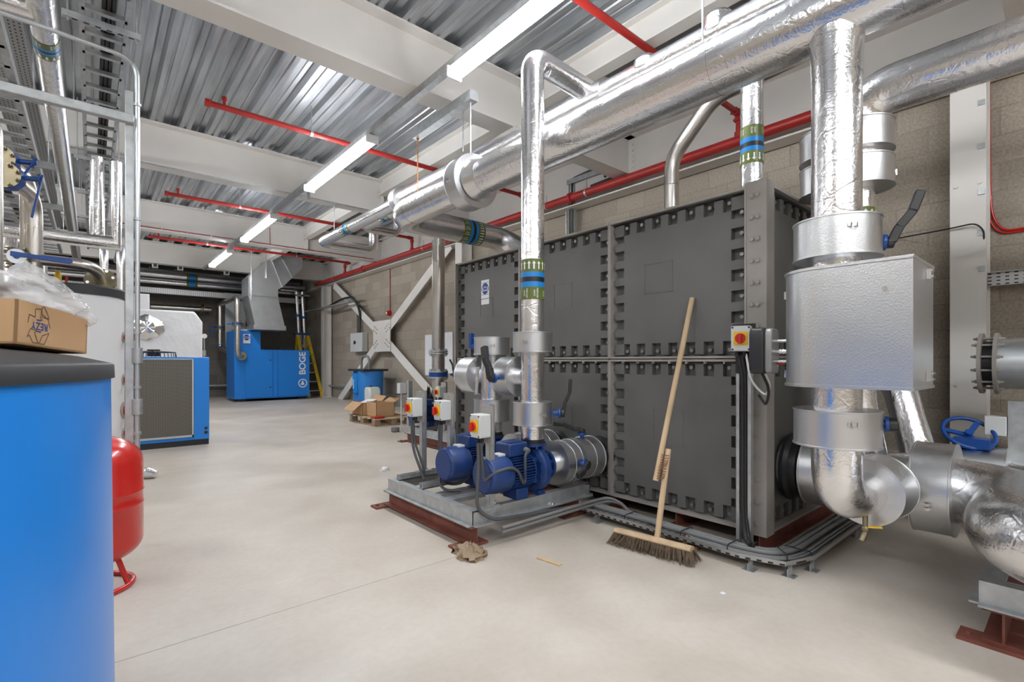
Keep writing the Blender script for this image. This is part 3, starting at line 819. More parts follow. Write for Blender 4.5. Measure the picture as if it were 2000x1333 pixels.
# bare stainless vent
t = thing('vent_pipe', 'bare stainless steel pipe with a double bend rising from the tank top', 'pipe', (3.6, 2.2, 2.1))
b = MB(); b.tube([(3.6, 2.2, 2.09), (3.6, 2.2, 2.74), (3.6, 1.84, 3.1), (3.6, 1.1, 3.15)], 0.058, 0.12, 28); b.build('pipe', M['stainless'], t)
b = MB(); b.lathe((3.6, 2.2, 2.52), (0, 0, 1), [(0, 0.0585), (0.004, 0.0605), (0.008, 0.0585)], 28, cap=False); b.build('weld', M['stainless'], t)

# upper right pipe coming down by the wall
RX, RY = 3.1, 0.785
t = thing('wall_side_header', 'thick foil pipe at upper right turning down through two round collars by the wall', 'pipe', (RX, RY, 2.6))
b = MB(); b.tube([(RX, -2.2, 2.485), (RX, RY, 2.485), (RX, RY, 2.1)], 0.114, 0.31, 36, n=14); b.build('pipe', M['foil'], t)
b = MB(); b.tube([(RX, RY, 2.24), (RX, RY, 0.9), (RX + .1, RY - 0.05, 0.5)], 0.073, 0.1, 28); b.build('lower_pipe', M['foil'], t)
jacket(t, (RX, RY, 2.262), (0, 0, 1), 0.155, 0.15, [(0.3, 0)], 'flange_collar')
jacket(t, (RX, RY, 2.075), (0, 0, 1), 0.155, 0.15, [(-2.6, 0)], 'flange_collar')
b = MB(); b.cyl((RX, RY, 2.148), (RX, RY, 2.19), 0.09, 28); b.build('bellows', M['charcoal'], t)
label_band(t, (RX, RY, 1.774), (0, 0, 1), 0.073, 0.24, words=('CHW', 'FLOW'))
for y in (0.12, -0.35, 0.4):
    b = MB(); b.lathe((RX, y, 2.485), (0, 1, 0), [(0, 0.1155), (0.04, 0.1155)], 36, cap=False); b.build('foil_tape', M['foil'], t)
t = thing('hidden_riser', 'foil riser with two round collars, half hidden behind the dropper pipe', 'pipe', (3.4, 1.0, 2.2))
b = MB(); b.tube([(3.4, 1.0, 0.5), (3.4, 1.0, 3.3)], 0.08, 0, 28); b.build('pipe', M['foil'], t)
jacket(t, (3.4, 1.0, 2.375), (0, 0, 1), 0.165, 0.165, [(3.6, 0)], 'flange_collar')
jacket(t, (3.4, 1.0, 2.17), (0, 0, 1), 0.165, 0.165, [(3.4, 0)], 'flange_collar')

# hangers and the strut over the fat header
o = MB().bar((2.5, 3.42, 3.38), (2.5, 4.42, 3.38), 0.085, 0.085).build('support_strut', M['galv'])
tag(o, 'short galvanised strut channel under the ceiling over the end of the fat header', 'strut')
for (x, y, z0, z1, lb, mt) in ((2.5, 3.47, HZ + 0.2, 3.37, 'threaded hanger rod holding the round collar of the fat header', 'galv'), (2.5, 4.38, HZ + .12, 3.36, 'copper coloured cord hanging from the end of the strut to the fat header', 'copper'),
                             (2.72, 3.9, PZ + .08, 3.53, 'thin hanger rod behind the round collar, holding the return header', 'galv'), (2.52, 1.35, HZ + .1, 3.9, 'thin hanger rod above the fat header near the top edge', 'galv'),
                             (PX, 7.55, PZ + 0.05, 3.53, 'hanger rod over the far end of the return header', 'galv'), (3.12, -0.05, 2.58, 3.8, 'hanger rod holding the thick pipe at the upper right', 'galv')):
    b = MB(); b.cyl((x, y, z0), (x, y, z1), 0.006, 8); b.cyl((x, y, z1 - 0.04), (x, y, z1), 0.013, 6)
    tag(b.build('hanger_rod', M[mt]), lb, 'rod')
# ------------------------------------------------------------------ pump skid, pumps, isolators
def channel(parent, p0, p1, out, z0, z1, top=0.05, foot=0.03, name='frame_channel', m='galv'):
    """rolled channel lying on its web: top flange inwards, foot flange outwards; out = unit vector pointing outwards"""
    p0, p1, out = V(p0), V(p1), V(out); b = MB(); t = 0.008
    def seg(o0, o1, za, zb):
        a0, a1, c0, c1 = p0 + out * o0, p0 + out * o1, p1 + out * o0, p1 + out * o1
        vs = [(q.x, q.y, z) for q in (a0, a1, c1, c0) for z in (za, zb)]
        b.add(vs, [(0, 2, 4, 6), (1, 7, 5, 3), (0, 1, 3, 2), (2, 3, 5, 4), (4, 5, 7, 6), (6, 7, 1, 0)])
    seg(-t, 0, z0, z1); seg(-top, -t, z1 - t - .0005, z1 - .0005); seg(0, foot, z0 + .0005, z0 + t)
    return b.build(name, M[m], parent)


def skid(x0, x1, y0, y1, zb, zt, label):
    t = thing('pump_skid', label, 'skid', ((x0 + x1) / 2, (y0 + y1) / 2, 0))
    channel(t, (x0, y0, 0), (x0, y1, 0), (-1, 0, 0), zb, zt); channel(t, (x1, y0, 0), (x1, y1, 0), (1, 0, 0), zb, zt)
    channel(t, (x0 + .001, y0, 0), (x1 - .001, y0, 0), (0, -1, 0), zb, zt - .0008); channel(t, (x0 + .001, y1, 0), (x1 - .001, y1, 0), (0, 1, 0), zb, zt - .0008)
    for yy in (y0 + 0.36, y0 + 0.5):
        MB().box(x0 + 0.008, x1 - 0.008, yy - 0.04, yy + 0.04, zt - 0.04, zt - 0.012).build('cross_member', M['galv'], t)
    for x in (x0 + 0.028, x1 - 0.14):
        b = MB(); a, c = y0 - 0.012, y1 + 0.03
        b.box(x - 0.004, x + 0.004, a, c, 0.022, zb - 0.007); b.box(x - 0.05, x + 0.05, a, c, 0.014, 0.022); b.box(x - 0.05, x + 0.05, a, c, zb - 0.008, zb - 0.0005)
        b.build('base_beam', M['oxide'], t)
        for yy in (a + 0.06, c - 0.0):
            b = MB(); b.box(x - 0.13, x + 0.09, yy - 0.05, yy + 0.05, 0, 0.013); b.bolt((x - 0.1, yy, 0.013), (0, 0, 1), 0.012, 0.012); b.build('foot_plate', M['oxide'], t)
    return t


SX0, SX1, SY0, SY1, SZB, SZT = 1.69, 2.74, 2.33, 3.40, 0.12, 0.21
sk = skid(SX0, SX1, SY0, SY1, SZB, SZT, 'galvanised pump skid on rust red base beams in front of the grey tank')
for yy in (2.97, 3.3):
    b = MB(); b.box(SX0 + .03, SX0 + 0.5, yy - 0.02, yy - 0.012, SZT, SZT + 0.04); b.box(SX0 + .03, SX0 + 0.5, yy + 0.012, yy + 0.02, SZT, SZT + 0.04); b.box(SX0 + .03, SX0 + 0.5, yy - 0.02, yy + 0.02, SZT, SZT + 0.006)
    for xx in (SX0 + 0.19, SX0 + 0.33): b.bolt((xx, yy, SZT + 0.036), (0, 0, 1), 0.014, 0.014)
    b.build('cross_strut', M['galv'], sk)
for xx, yy in ((1.88, 2.28), (2.35, 2.28)):
    b = MB(); b.bolt((xx, yy + 0.042, 0.13), (0, -1, 0), 0.012, 0.012); b.build('bolt', M['chrome'], sk)


def make_pump(loc, label):
    t = thing('pump', label, 'pump', loc, 'close coupled pumps on the skids')
    o = V(loc); ZA = 0.175
    P = lambda x, y, z: o + V((x, y, z))
    b = MB()                                                                     # fan cowl
    b.lathe(P(-0.46, 0, ZA), (1, 0, 0), [(0.04, 0.1), (0.05, 0.112), (0.065, 0.117), (0.205, 0.117), (0.21, 0.108)], 36, 0)
    cw = b.build('fan_cowl', M['blue_dark'], t)
    b = MB(); b.cyl(P(-0.4205, 0, ZA), P(-0.423, 0, ZA), 0.094, 32); b.build('cowl_grille', M['fan_grille'], cw)
    b = MB(); b.cyl(P(-0.255, 0, ZA), P(-0.07, 0, ZA), 0.088, 28)
    for k in range(40):
        a = 2 * PI * k / 40; n = V((0, math.cos(a), math.sin(a))); c0, c1 = P(-0.25, 0, ZA) + n * 0.102, P(-0.075, 0, ZA) + n * 0.102
        b.bar(c0, c1, 0.004, 0.032, n)
    b.build('finned_body', M['blue_dark'], t)
    b = MB(); b.box(o.x - 0.265, o.x - 0.105, o.y - 0.07, o.y + 0.07, o.z + ZA + 0.1, o.z + ZA + 0.188); tb = b.build('terminal_box', M['blue_dark'], t, bevel=0.012)
    b = MB(); b.box(o.x - 0.245, o.x - 0.125, o.y - 0.05, o.y + 0.05, o.z + ZA + 0.188, o.z + ZA + 0.194); b.build('lid', M['blue_dark'], tb, bevel=0.003)
    b = MB(); b.cyl(P(-0.13, -0.07, ZA + 0.14), P(-0.13, -0.1, ZA + 0.135), 0.017, 14); b.build('cable_gland', M['cable'], tb)
    b = MB(); b.box(o.x - 0.32, o.x - 0.24, o.y - 0.035, o.y + 0.035, o.z + ZA + 0.105, o.z + ZA + 0.125); b.build('name_plate', M['box_grey'], t, bevel=0.004)
    b = MB(); b.lathe(P(-0.075, 0, ZA), (1, 0, 0), [(0, 0.11), (0.012, 0.11), (0.014, 0.07), (0.035, 0.06), (0.04, 0.12), (0.055, 0.12)], 32)
    for k in range(4):
        a = PI / 4 + PI / 2 * k; b.bar(P(-0.07, math.cos(a) * 0.095, ZA + math.sin(a) * 0.095), P(-0.02, math.cos(a) * 0.095, ZA + math.sin(a) * 0.095), 0.03, 0.03)
    b.build('lantern', M['blue_dark'], t)
    b = MB()                                                                     # volute with discharge neck
    b.lathe(P(-0.03, 0, ZA - 0.005), (1, 0, 0), [(0, 0.1), (0.006, 0.135), (0.02, 0.15), (0.06, 0.15), (0.075, 0.13), (0.085, 0.07), (0.105, 0.055), (0.11, 0.055)], 40)
    b.tube([P(0.01, 0.06, ZA), P(0.01, 0.03, ZA + 0.1), P(0.0, 0, ZA + 0.15)], 0.055, 0.06, 20)
    b.cyl(P(0, 0, ZA + 0.145), P(0, 0, ZA + 0.166), 0.088, 28)
    for k in range(8):
        a = PI / 8 + PI / 4 * k; b.bolt(P(math.cos(a) * 0.072, math.sin(a) * 0.072, ZA + 0.145), (0, 0, -1), 0.012, 0.014)
        b.bolt(P(-0.03, math.cos(a) * 0.125, ZA + math.sin(a) * 0.125), (-1, 0, 0), 0.011, 0.012)
    b.build('volute', M['blue_dark'], t, sharp=45)
    b = MB(); b.cyl(P(0.105, 0, ZA), P(0.125, 0, ZA), 0.1, 32)
    for k in range(8): a = PI / 8 + PI / 4 * k; b.bolt(P(0.105, math.cos(a) * 0.083, ZA + math.sin(a) * 0.083), (-1, 0, 0), 0.012, 0.016)
    b.build('suction_flange', M['blue_dark'], t)
    b = MB()
    b.prism([(-0.07, 0), (0.07, 0), (0.07, 0.012), (0.03, 0.03), (0.022, 0.09), (-0.022, 0.09), (-0.03, 0.03), (-0.07, 0.012)], lambda a, c, h: P(h, a, c), -0.01, 0.05)
    for s in (-1, 1): b.bolt(P(0.02, s * 0.05, 0.012), (0, 0, 1), 0.012, 0.014)
    b.build('foot', M['blue_dark'], t)
    b = MB(); b.box(o.x - 0.2, o.x - 0.1, o.y - 0.07, o.y + 0.07, o.z - 0.0, o.z + 0.07); b.build('motor_foot', M['blue_dark'], t, bevel=0.006)
    return t


PXX, PY1, PY2 = 2.237, 2.40, 2.84
pump = make_pump((PXX, PY1, SZT), 'blue pump with scuffed motor nearest the camera on the skid before the grey tank')
dup(pump, (PXX, PY2, SZT), 'blue pump behind the nearest one on the skid before the grey tank')

ZS = SZT + 0.175
def suction(y, label, lev):
    t = thing('suction_line', label, 'pipe', (2.6, y, ZS))
    b = MB(); b.cyl((PXX + 0.125, y, ZS), (2.93, y, ZS), 0.075, 28); b.build('pipe', M['foil'], t)
    j = jacket(t, (2.51, y, ZS), (1, 0, 0), 0.148, 0.16)
    b = MB(); b.lathe((2.512, y, ZS), (1, 0, 0), [(-.006, 0.149), (-.004, .152), (.004, .152), (.006, 0.149)], 40, cap=False); b.build('seam', M['jacket'], j)
    j = jacket(t, (2.73, y, ZS), (1, 0, 0), 0.148, 0.2)
    b = MB(); b.lathe((2.73, y, ZS), (1, 0, 0), [(-.006, 0.149), (-.004, .152), (.004, .152), (.006, 0.149)], 40, cap=False); b.build('seam', M['jacket'], j)
    b = MB(); b.lathe((2.84, y, ZS), (1, 0, 0), [(0, 0.09), (0.02, 0.12), (0.05, 0.12), (0.07, 0.1), (0.09, 0.14), (0.1, 0.14)], 28); b.build('rubber_bellows', M['black'], t)
    lever(t, (2.73, y, ZS + 0.148), (2.73, y, ZS + 0.185), (2.6, y + 0.16, ZS + 0.2), 0.036)
    if lev: lever(t, (2.56, y - 0.14, ZS), (2.57, y - 0.185, ZS + 0.0), (2.42, y - 0.2, ZS - 0.05), 0.036)
    return t
suction(PY1, 'horizontal suction line with two bright metal jackets between the nearest pump and the tank', True)
suction(PY2, 'horizontal suction line with two bright metal jackets behind the front one', False)

# risers
t = thing('pump_riser', 'tall foil riser on the nearest pump with olive and blue band and rounded top', 'pipe', (PXX, PY1, 0.55))
b = MB(); b.tube([(PXX, PY1, 0.575), (PXX, PY1, 3.115), (2.80, PY1, 3.09)], 0.077, 0.11, 32, n=10); b.build('pipe', M['foil'], t)
b = MB(); b.cyl((PXX, PY1, 0.546), (PXX, PY1, 0.556), 0.085, 28); b.cyl((PXX, PY1, 0.556), (PXX, PY1, 0.575), 0.079, 28); b.build('rubber_joint', M['black'], t)
jacket(t, (PXX, PY1, 1.215), (0, 0, 1), 0.131, 0.135, [(2.0, 0)])
jacket(t, (PXX, PY1, 0.745), (0, 0, 1), 0.131, 0.155, [(2.9, 0)])
label_band(t, (PXX, PY1, 1.628), (0, 0, 1), 0.077, 0.265)
lever(t, (PXX + 0.09, PY1 - 0.1, 0.745), (PXX + 0.13, PY1 - 0.14, 0.745), (PXX + 0.14, PY1 - 0.15, 0.97), 0.026)
t = thing('pump_riser', 'short foil riser with wide jackets standing on the second pump, behind the tall riser', 'pipe', (PXX, PY2, 0.55))
b = MB(); b.cyl((PXX, PY2, 0.575), (PXX, PY2, 1.23), 0.077, 32); b.build('pipe', M['foil'], t)
b = MB(); b.cyl((PXX, PY2, 0.546), (PXX, PY2, 0.556), 0.085, 28); b.cyl((PXX, PY2, 0.556), (PXX, PY2, 0.575), 0.079, 28); b.build('rubber_joint', M['black'], t)
jacket(t, (PXX, PY2, 1.2), (0, 0, 1), 0.131, 0.13, [(2.5, 0)])
jacket(t, (PXX, PY2, 0.735), (0, 0, 1), 0.131, 0.16)
b = MB(); b.cyl((PXX - .05, PY2 + 0.13, 1.2), (PXX - .06, PY2 + 0.17, 1.2), 0.02, 12); b.box(PXX - .075, PXX - .045, PY2 + .155, PY2 + .185, 1.19, 1.3); b.build('valve_stub', M['blue_valve'], t)
t = thing('crossover_pipe', 'horizontal crossover with two drum shaped jackets and cranked black handle, linking the pump risers', 'pipe', (PXX, 2.85, 0.99))
b = MB(); b.cyl((PXX, PY1 + 0.05, 0.99), (PXX, 3.22, 0.99), 0.07, 28); b.ball((PXX, 3.22, 0.99), 0.07); b.build('pipe', M['foil'], t)
jacket(t, (PXX, 2.60, 0.985), (0, 1, 0), 0.135, 0.16, [(0.4, 0)])
jacket(t, (PXX, 3.05, 0.985), (0, 1, 0), 0.135, 0.17, [(1.4, 0)])
lever(t, (PXX - 0.13, 2.6, 0.98), (PXX - 0.185, 2.6, 0.975), (PXX - 0.16, 2.66, 1.19), 0.042)
b = MB(); b.cyl((PXX - 0.1, 2.88, 1.05), (PXX - .11, 2.88, 0.86), 0.013, 12); b.build('drain_tube', M['foil'], t)


def isolator_face(t, o, f, s):
    """grey enclosure with yellow plate and red rotary handle; f = facing direction, s = sideways"""
    o, f, s = V(o), V(f), V(s); u = V((0, 0, 1))
    def fn(a, c, h): return o + s * a + u * c + f * h
    b = MB(); b.prism([(-0.05, -0.07), (0.05, -0.07), (0.05, 0.07), (-0.05, 0.07)], fn, 0, 0.088)
    e = b.build('enclosure', M['box_grey'], t, bevel=0.007)
    b = MB(); b.prism([(-0.036, -0.036), (0.036, -0.036), (0.036, 0.036), (-0.036, 0.036)], fn, 0.088, 0.0915); b.cyl(fn(0, 0, 0.09), fn(0, 0, 0.098), 0.034, 28)
    b.build('handle_plate', M['yellow'], e)
    b = MB(); b.cyl(fn(0, 0, 0.098), fn(0, 0, 0.108), 0.027, 24); b.prism([(-0.008, -0.03), (0.008, -0.03), (0.008, 0.026), (-0.008, 0.026)], fn, 0.108, 0.125)
    b.build('rotary_handle', M['handle_red'], e, bevel=0.002)
    for a, c in ((-.041, -.06), (.041, -.06), (-.041, .06), (.041, .06)):
        b = MB(); b.cyl(fn(a, c, 0.0875), fn(a, c, 0.0892), 0.0055, 10); b.build('cover_screw', M['black'], e)
    b = MB()
    for a in (-0.025, 0.012): b.cyl(fn(a, -0.07, 0.04), fn(a, -0.1, 0.04), 0.012, 12)
    b.build('cable_gland', M['black'], e)
    return e


def isolator_stand(loc, label):
    t = thing('isolator_stand', label, 'switch', loc, 'isolators on strut posts at the pump skid')
    o = V(loc); b = MB()
    b.box(o.x - 0.02, o.x + 0.02, o.y - 0.0205, o.y - 0.0175, o.z, o.z + 0.615); b.box(o.x - 0.02, o.x - 0.017, o.y - 0.0205, o.y + 0.0205, o.z, o.z + 0.615); b.box(o.x + 0.017, o.x + 0.02, o.y - 0.0205, o.y + 0.0205, o.z, o.z + 0.615)
    b.box(o.x - 0.02, o.x - 0.009, o.y + 0.0175, o.y + 0.0205, o.z, o.z + 0.615); b.box(o.x + 0.009, o.x + 0.02, o.y + 0.0175, o.y + 0.0205, o.z, o.z + 0.615)
    b.build('post', M['galv'], t)
    b = MB(); b.box(o.x - 0.05, o.x + 0.05, o.y - 0.03, o.y + 0.03, o.z, o.z + 0.006); b.bolt((o.x + 0.035, o.y, o.z + 0.006), (0, 0, 1), 0.01, 0.01); b.build('foot_bracket', M['galv'], t)
    b = MB(); b.box(o.x - 0.026, o.x - 0.021, o.y - 0.055, o.y + 0.06, o.z + 0.38, o.z + 0.61); b.bolt((o.x - 0.026, o.y + 0.0, o.z + 0.588), (-1, 0, 0), 0.008, 0.006); b.build('back_plate', M['flange'], t)
    isolator_face(t, (o.x - 0.026, o.y + 0.005, o.z + 0.492), (-1, 0, 0), (0, -1, 0))
    return t


s1 = isolator_stand((1.85, 2.365, SZT), 'isolator with red handle on the skid post in front of the nearest pump')
s2 = dup(s1, (1.97, 2.975, SZT + 0.04), 'middle isolator with red handle, on the post before the second pump')
s3 = dup(s1, (1.93, 3.30, SZT + 0.04), 'isolator with red handle at the back corner of the near pump skid')


def cable(pts, r, label, m='rubber', bend=0.06, cat='cable', name='power_cable', group=None, ties=0):
    b = MB(); b.tube(pts, r, bend, 10)
    return tag(b.build(name, M[m]), label, cat, group)


cable([(1.755, 2.36, 0.6), (1.76, 2.36, 0.48), (1.72, 2.33, 0.22), (1.80, 2.275, 0.15), (2.5, 2.265, 0.10), (2.68, 2.26, 0.10)], 0.011, 'black cable looping from the nearest isolator over the skid edge and along its side', bend=0.12)
cable([(1.765, 2.345, 0.6), (1.79, 2.35, 0.36), (1.82, 2.3, 0.42), (1.98, 2.27, 0.45), (2.08, 2.3, 0.28), (2.07, 2.29, 0.5), (2.11, 2.305, 0.52)], 0.010, 'black cable looping from the nearest isolator past the motor to its terminal box', bend=0.12)
cable([(1.875, 2.98, 0.64), (1.87, 2.975, 0.45), (1.86, 2.9, 0.24), (1.95, 2.83, 0.23), (2.0, 2.75, 0.32), (2.05, 2.72, 0.5), (2.11, 2.745, 0.52)], 0.010, 'black cable from the middle isolator drooping to the second pump', bend=0.1)
cable([(1.88, 2.96, 0.64), (1.87, 2.955, 0.4), (1.84, 2.93, 0.23), (1.82, 2.80, 0.215), (1.9, 2.75, 0.215)], 0.010, 'black cable hanging straight from the middle isolator to the skid', bend=0.1)
cable([(1.835, 3.30, 0.64), (1.83, 3.29, 0.45), (1.85, 3.17, 0.25), (1.85, 3.15, 0.222)], 0.010, 'black cable hanging from the isolator at the back corner of the skid', bend=0.1)
cable([(1.84, 3.285, 0.64), (1.84, 3.28, 0.5), (1.88, 3.21, 0.30), (1.88, 3.19, 0.222)], 0.009, 'thin black cable tied beside the one from the back corner isolator', bend=0.1)
for k, (zz, lb) in enumerate(((0.085, 'upper grey cable strapped along the near side of the pump skid'), (0.06, 'lower grey cable strapped along the near side of the pump skid'))):
    cable([(1.86, 2.262, zz + 0.01), (2.66, 2.255, zz + 0.02), (2.82, 2.22, zz + 0.03), (2.82, 2.10, 0.09), (2.74, 2.0, 0.078), (2.70 - 0.035 * k, 1.7, 0.076)], 0.011, lb, 'cable', 0.1)

# crumpled sack and offcut on the floor
def crumple(c, rx, ry, rz, seed, name, label, cat, m, wob=0.35):
    rnd = random.Random(seed); b = MB(); seg, rings = 18, 7; vs, fs = [], []
    for i in range(rings + 1):
        th = PI / 2 * i / rings
        for k in range(seg):
            a = 2 * PI * k / seg; w = 1 + wob * (rnd.random() - 0.5) * 2
            vs.append((c[0] + math.cos(a) * math.cos(th) * rx * w, c[1] + math.sin(a) * math.cos(th) * ry * w, max(c[2], c[2] + math.sin(th) * rz * (1 + wob * (rnd.random() - 0.5) * 2)) if i else c[2]))
    for i in range(rings):
        for k in range(seg): fs.append((i * seg + k, i * seg + (k + 1) % seg, (i + 1) * seg + (k + 1) % seg, (i + 1) * seg + k))
    fs.append(tuple(range(seg - 1, -1, -1)))
    b.add(vs, fs)
    return tag(b.build(name, M[m], sharp=60), label, cat)


M['sack'] = mat('brown_plastic_sack', (0.3, 0.21, 0.13), 0.45, var=0.2, vscale=20)
q = at(918, 1084, Z=0.0); crumple((q.x, q.y, 0), 0.075, 0.11, 0.055, 3, 'crumpled_bag', 'crumpled brown plastic bag against the corner of the red skid beam', 'litter', 'sack')
q = at(1073, 1098, Z=0.0)
b = MB(); b.bar((q.x - 0.012, q.y + .075, 0.004), (q.x + .01, q.y - 0.075, 0.004), 0.028, 0.007); tag(b.build('wood_offcut', M['wood']), 'thin wooden offcut lying on the floor near the skid corner', 'litter')
q = at(752, 919, Z=0.0); crumple((q.x, q.y, 0), 0.035, 0.05, 0.03, 5, 'litter_scrap', 'scrap of pink and white wrapper on the floor left of the skid', 'litter', 'paper')
q = at(1412, 1160, Z=0.0); crumple((q.x, q.y, 0), 0.009, 0.012, 0.006, 6, 'litter_scrap', 'tiny white scrap on the bare floor below the broom', 'litter', 'paper')

# ------------------------------------------------------------------ broom leaning on the tank
hd0, hd1 = V((2.385, 1.86, 0)), V((2.455, 1.35, 0))
t = thing('broom', 'wide wooden broom with wire-mended handle leaning against the grey tank', 'broom', ((hd0.x + hd1.x) / 2, 1.6, 0))
dv = (hd1 - hd0).normalized(); sv = V((dv.y, -dv.x, 0))
b = MB(); prf = []
for k in range(14):
    a = 2 * PI * k / 14; prf.append((0.032 * math.cos(a), 0.016 * math.sin(a) + 0.078))
b.prism(prf, lambda a, c, h: hd0 + dv * h + sv * a + V((0, 0, c)), 0.03, 0.49); b.build('head', M['wood'], t)
rnd = random.Random(2); b = MB()
for i in range(900):
    u_ = rnd.uniform(0.0, 0.515); w_ = rnd.uniform(-0.036, 0.036); p0 = hd0 + dv * (0.03 + u_ * 0.9) + sv * (w_ * 0.8) + V((0, 0, 0.07))
    p1 = hd0 + dv * (u_ + rnd.uniform(-.02, .02)) + sv * (w_ * 1.9 + rnd.uniform(-.015, .015)) + V((0, 0, 0.002 + 0.012 * rnd.random()))
    b.cyl(p0, p1, 0.0035, 3, 0, 0.0015)
b.build('bristles', M['bristle'], t, smooth=False)
hb = at(1283, 1055, Z=0.07); mid0 = at(1287, 940, X=2.545); mid1 = at(1300, 878, X=2.61); top = at(1352, 583, X=TX + 0.025)
b = MB(); b.tube([hb, mid1 + V((0.012, -0.012, 0))], 0.017, 0, 14); b.build('lower_handle', M['wood'], t)
b = MB(); b.tube([mid0 + V((-.01, .016, 0)), mid1 + V((-.012, .018, 0)), top], 0.0165, 0, 14); b.build('upper_handle', M['wood'], t)
b = MB()
for k in range(11):
    q = mid0.lerp(mid1, 0.12 + 0.07 * k) + V((0, 0.004, 0)); ring = []
    for j in range(17):
        a = 2 * PI * j / 16; ring.append(q + V((0.012 * math.cos(a) - .6 * 0.0, 0.036 * math.cos(a), 0)) * 1.0 + V((0.022 * math.sin(a), -0.006 * math.sin(a), 0.004 * math.sin(a * 1.0 + k))))
    b.tube(ring, 0.0022, 0, 6)
b.build('wire_binding', M['twine'], t)
q = at(1345, 1068, Z=0.0); crumple((q.x, q.y, 0), 0.05, 0.06, 0.05, 9, 'dust_clump', 'brown clump of dust and shavings beside the broom head and the cable tray', 'litter', 'sack', 0.5)

# ------------------------------------------------------------------ floor cable tray round the tank corner
t = thing('cable_tray', 'perforated floor tray carrying cables round the near corner of the grey tank', 'tray', (2.7, 1.2, 0))
TR = [(2.60, 2.32), (2.60, 1.19), (2.67, 0.985), (2.87, 0.92), (4.6, 0.92)]; TI = [(2.76, 2.32), (2.76, 1.22), (2.79, 1.12), (2.90, 1.075), (4.6, 1.075)]
b = MB()
for i in range(4):
    P4 = [TR[i], TR[i + 1], TI[i + 1], TI[i]]
    b.prism(P4, lambda a, c_, h: V((a, c_, h)), 0.052, 0.054)
b.build('base', M['perf_xy'], t, smooth=False)
for nm, L_ in (('outer_lip', TR), ('inner_lip', TI)):
    b = MB()
    for i in range(4): b.bar((*L_[i], 0.062), (*L_[i + 1], 0.062), 0.0025, 0.024)
    b.build(nm, M['perf_yz'] if nm == 'outer_lip' else M['galv'], t, smooth=False)
for (x, y) in ((2.60, 2.15), (2.615, 1.14), (2.69, 0.975), (2.85, 0.925), (3.6, 0.92), (2.60, 1.65)):
    b = MB(); b.box(x - 0.03, x + 0.03, y - 0.03, y + 0.03, 0, 0.003)
    for k in (-1, 0, 1, 2): b.box(x + (k - .5) * 0.018 - 0.003, x + (k - .5) * 0.018 + 0.003, y - 0.002, y + 0.002, 0.003, 0.052)
    b.box(x - 0.03, x + 0.03, y - .002, y + .002, 0.042, 0.052); b.build('tray_foot', M['galv'], t)
for k, (off, r, lb) in enumerate(((0.025, 0.014, 'thick grey cable on the floor tray, the one nearest the tank'), (0.06, 0.014, 'second thick grey cable on the floor tray, beside the one nearest the tank'),
                                  (0.10, 0.007, 'thin grey cable along the outer part of the floor tray'), (0.12, 0.006, 'thinnest grey cable at the outer lip of the floor tray'))):
    f_ = off / 0.16; pts = [V((TI[i][0] * (1 - f_) + TR[i][0] * f_, TI[i][1] * (1 - f_) + TR[i][1] * f_, 0.055 + r)) for i in range(5)]
    if k > 1: pts[0] = V((pts[0].x, 1.5, pts[0].z))
    cable(pts, r, lb, 'cable', 0.2, 'cable', 'floor_cable')
for (x, y, dx, dy) in ((2.7, 1.95, .07, 0), (2.7, 1.55, .07, 0), (2.7, 1.27, .07, 0), (2.78, 1.05, .05, .05), (2.87, 1.0, .0, .07)):
    b = MB(); b.tube([(x - dx, y - dy, 0.056), (x - dx * .9, y - dy * .9, 0.088), (x + dx * .9, y + dy * .9, 0.088), (x + dx, y + dy, 0.056)], 0.003, 0.01, 6); b.build('cable_tie', M['black'], t)

# isolator on twin strut by the tank corner
t = thing('isolator_stand', 'isolator with red handle on twin struts at the near corner of the grey tank', 'switch', (2.80, 1.25, 0.054))
for yy in (1.22, 1.285): MB().box(2.79, 2.822, yy - 0.009, yy + 0.009, 0.055, 1.075).build('post', M['galv'], t)
b = MB(); b.box(2.785, 2.79, 1.185, 1.315, 1.14, 1.30); b.box(2.785, 2.79, 1.21, 1.295, 1.02, 1.15); b.build('back_plate', M['black'], t)
isolator_face(t, (2.785, 1.252, 1.215), (-0.96, -0.28, 0), (0.28, -0.96, 0))
for k, (yy, lb) in enumerate(((1.262, 'thick black cable dropping from the corner isolator between the twin struts'), (1.245, 'thin black cable clipped beside it between the twin struts at the tank corner'))):
    cable([(2.75, yy, 1.13), (2.802, yy, 1.0), (2.80, yy, 0.25), (2.77, yy - 0.03, 0.1), (2.72, yy - 0.08, 0.09)], 0.014 - 0.005 * k, lb, 'black', 0.06)
cable([(2.75, 1.22, 1.13), (2.76, 1.20, 0.98), (2.78, 1.13, 0.9), (2.60, 1.03, 0.96), (2.46, 1.0, 1.03)], 0.006, 'white cable looping from the corner isolator to the valve actuator', 'mark_white', 0.1)
cable([(2.80, 1.17, 0.9), (2.62, 1.06, 0.86), (2.56, 1.02, 0.95), (2.45, 1.01, 1.03)], 0.007, 'black cable looping under the valve actuator at the tank corner', 'black', 0.1)
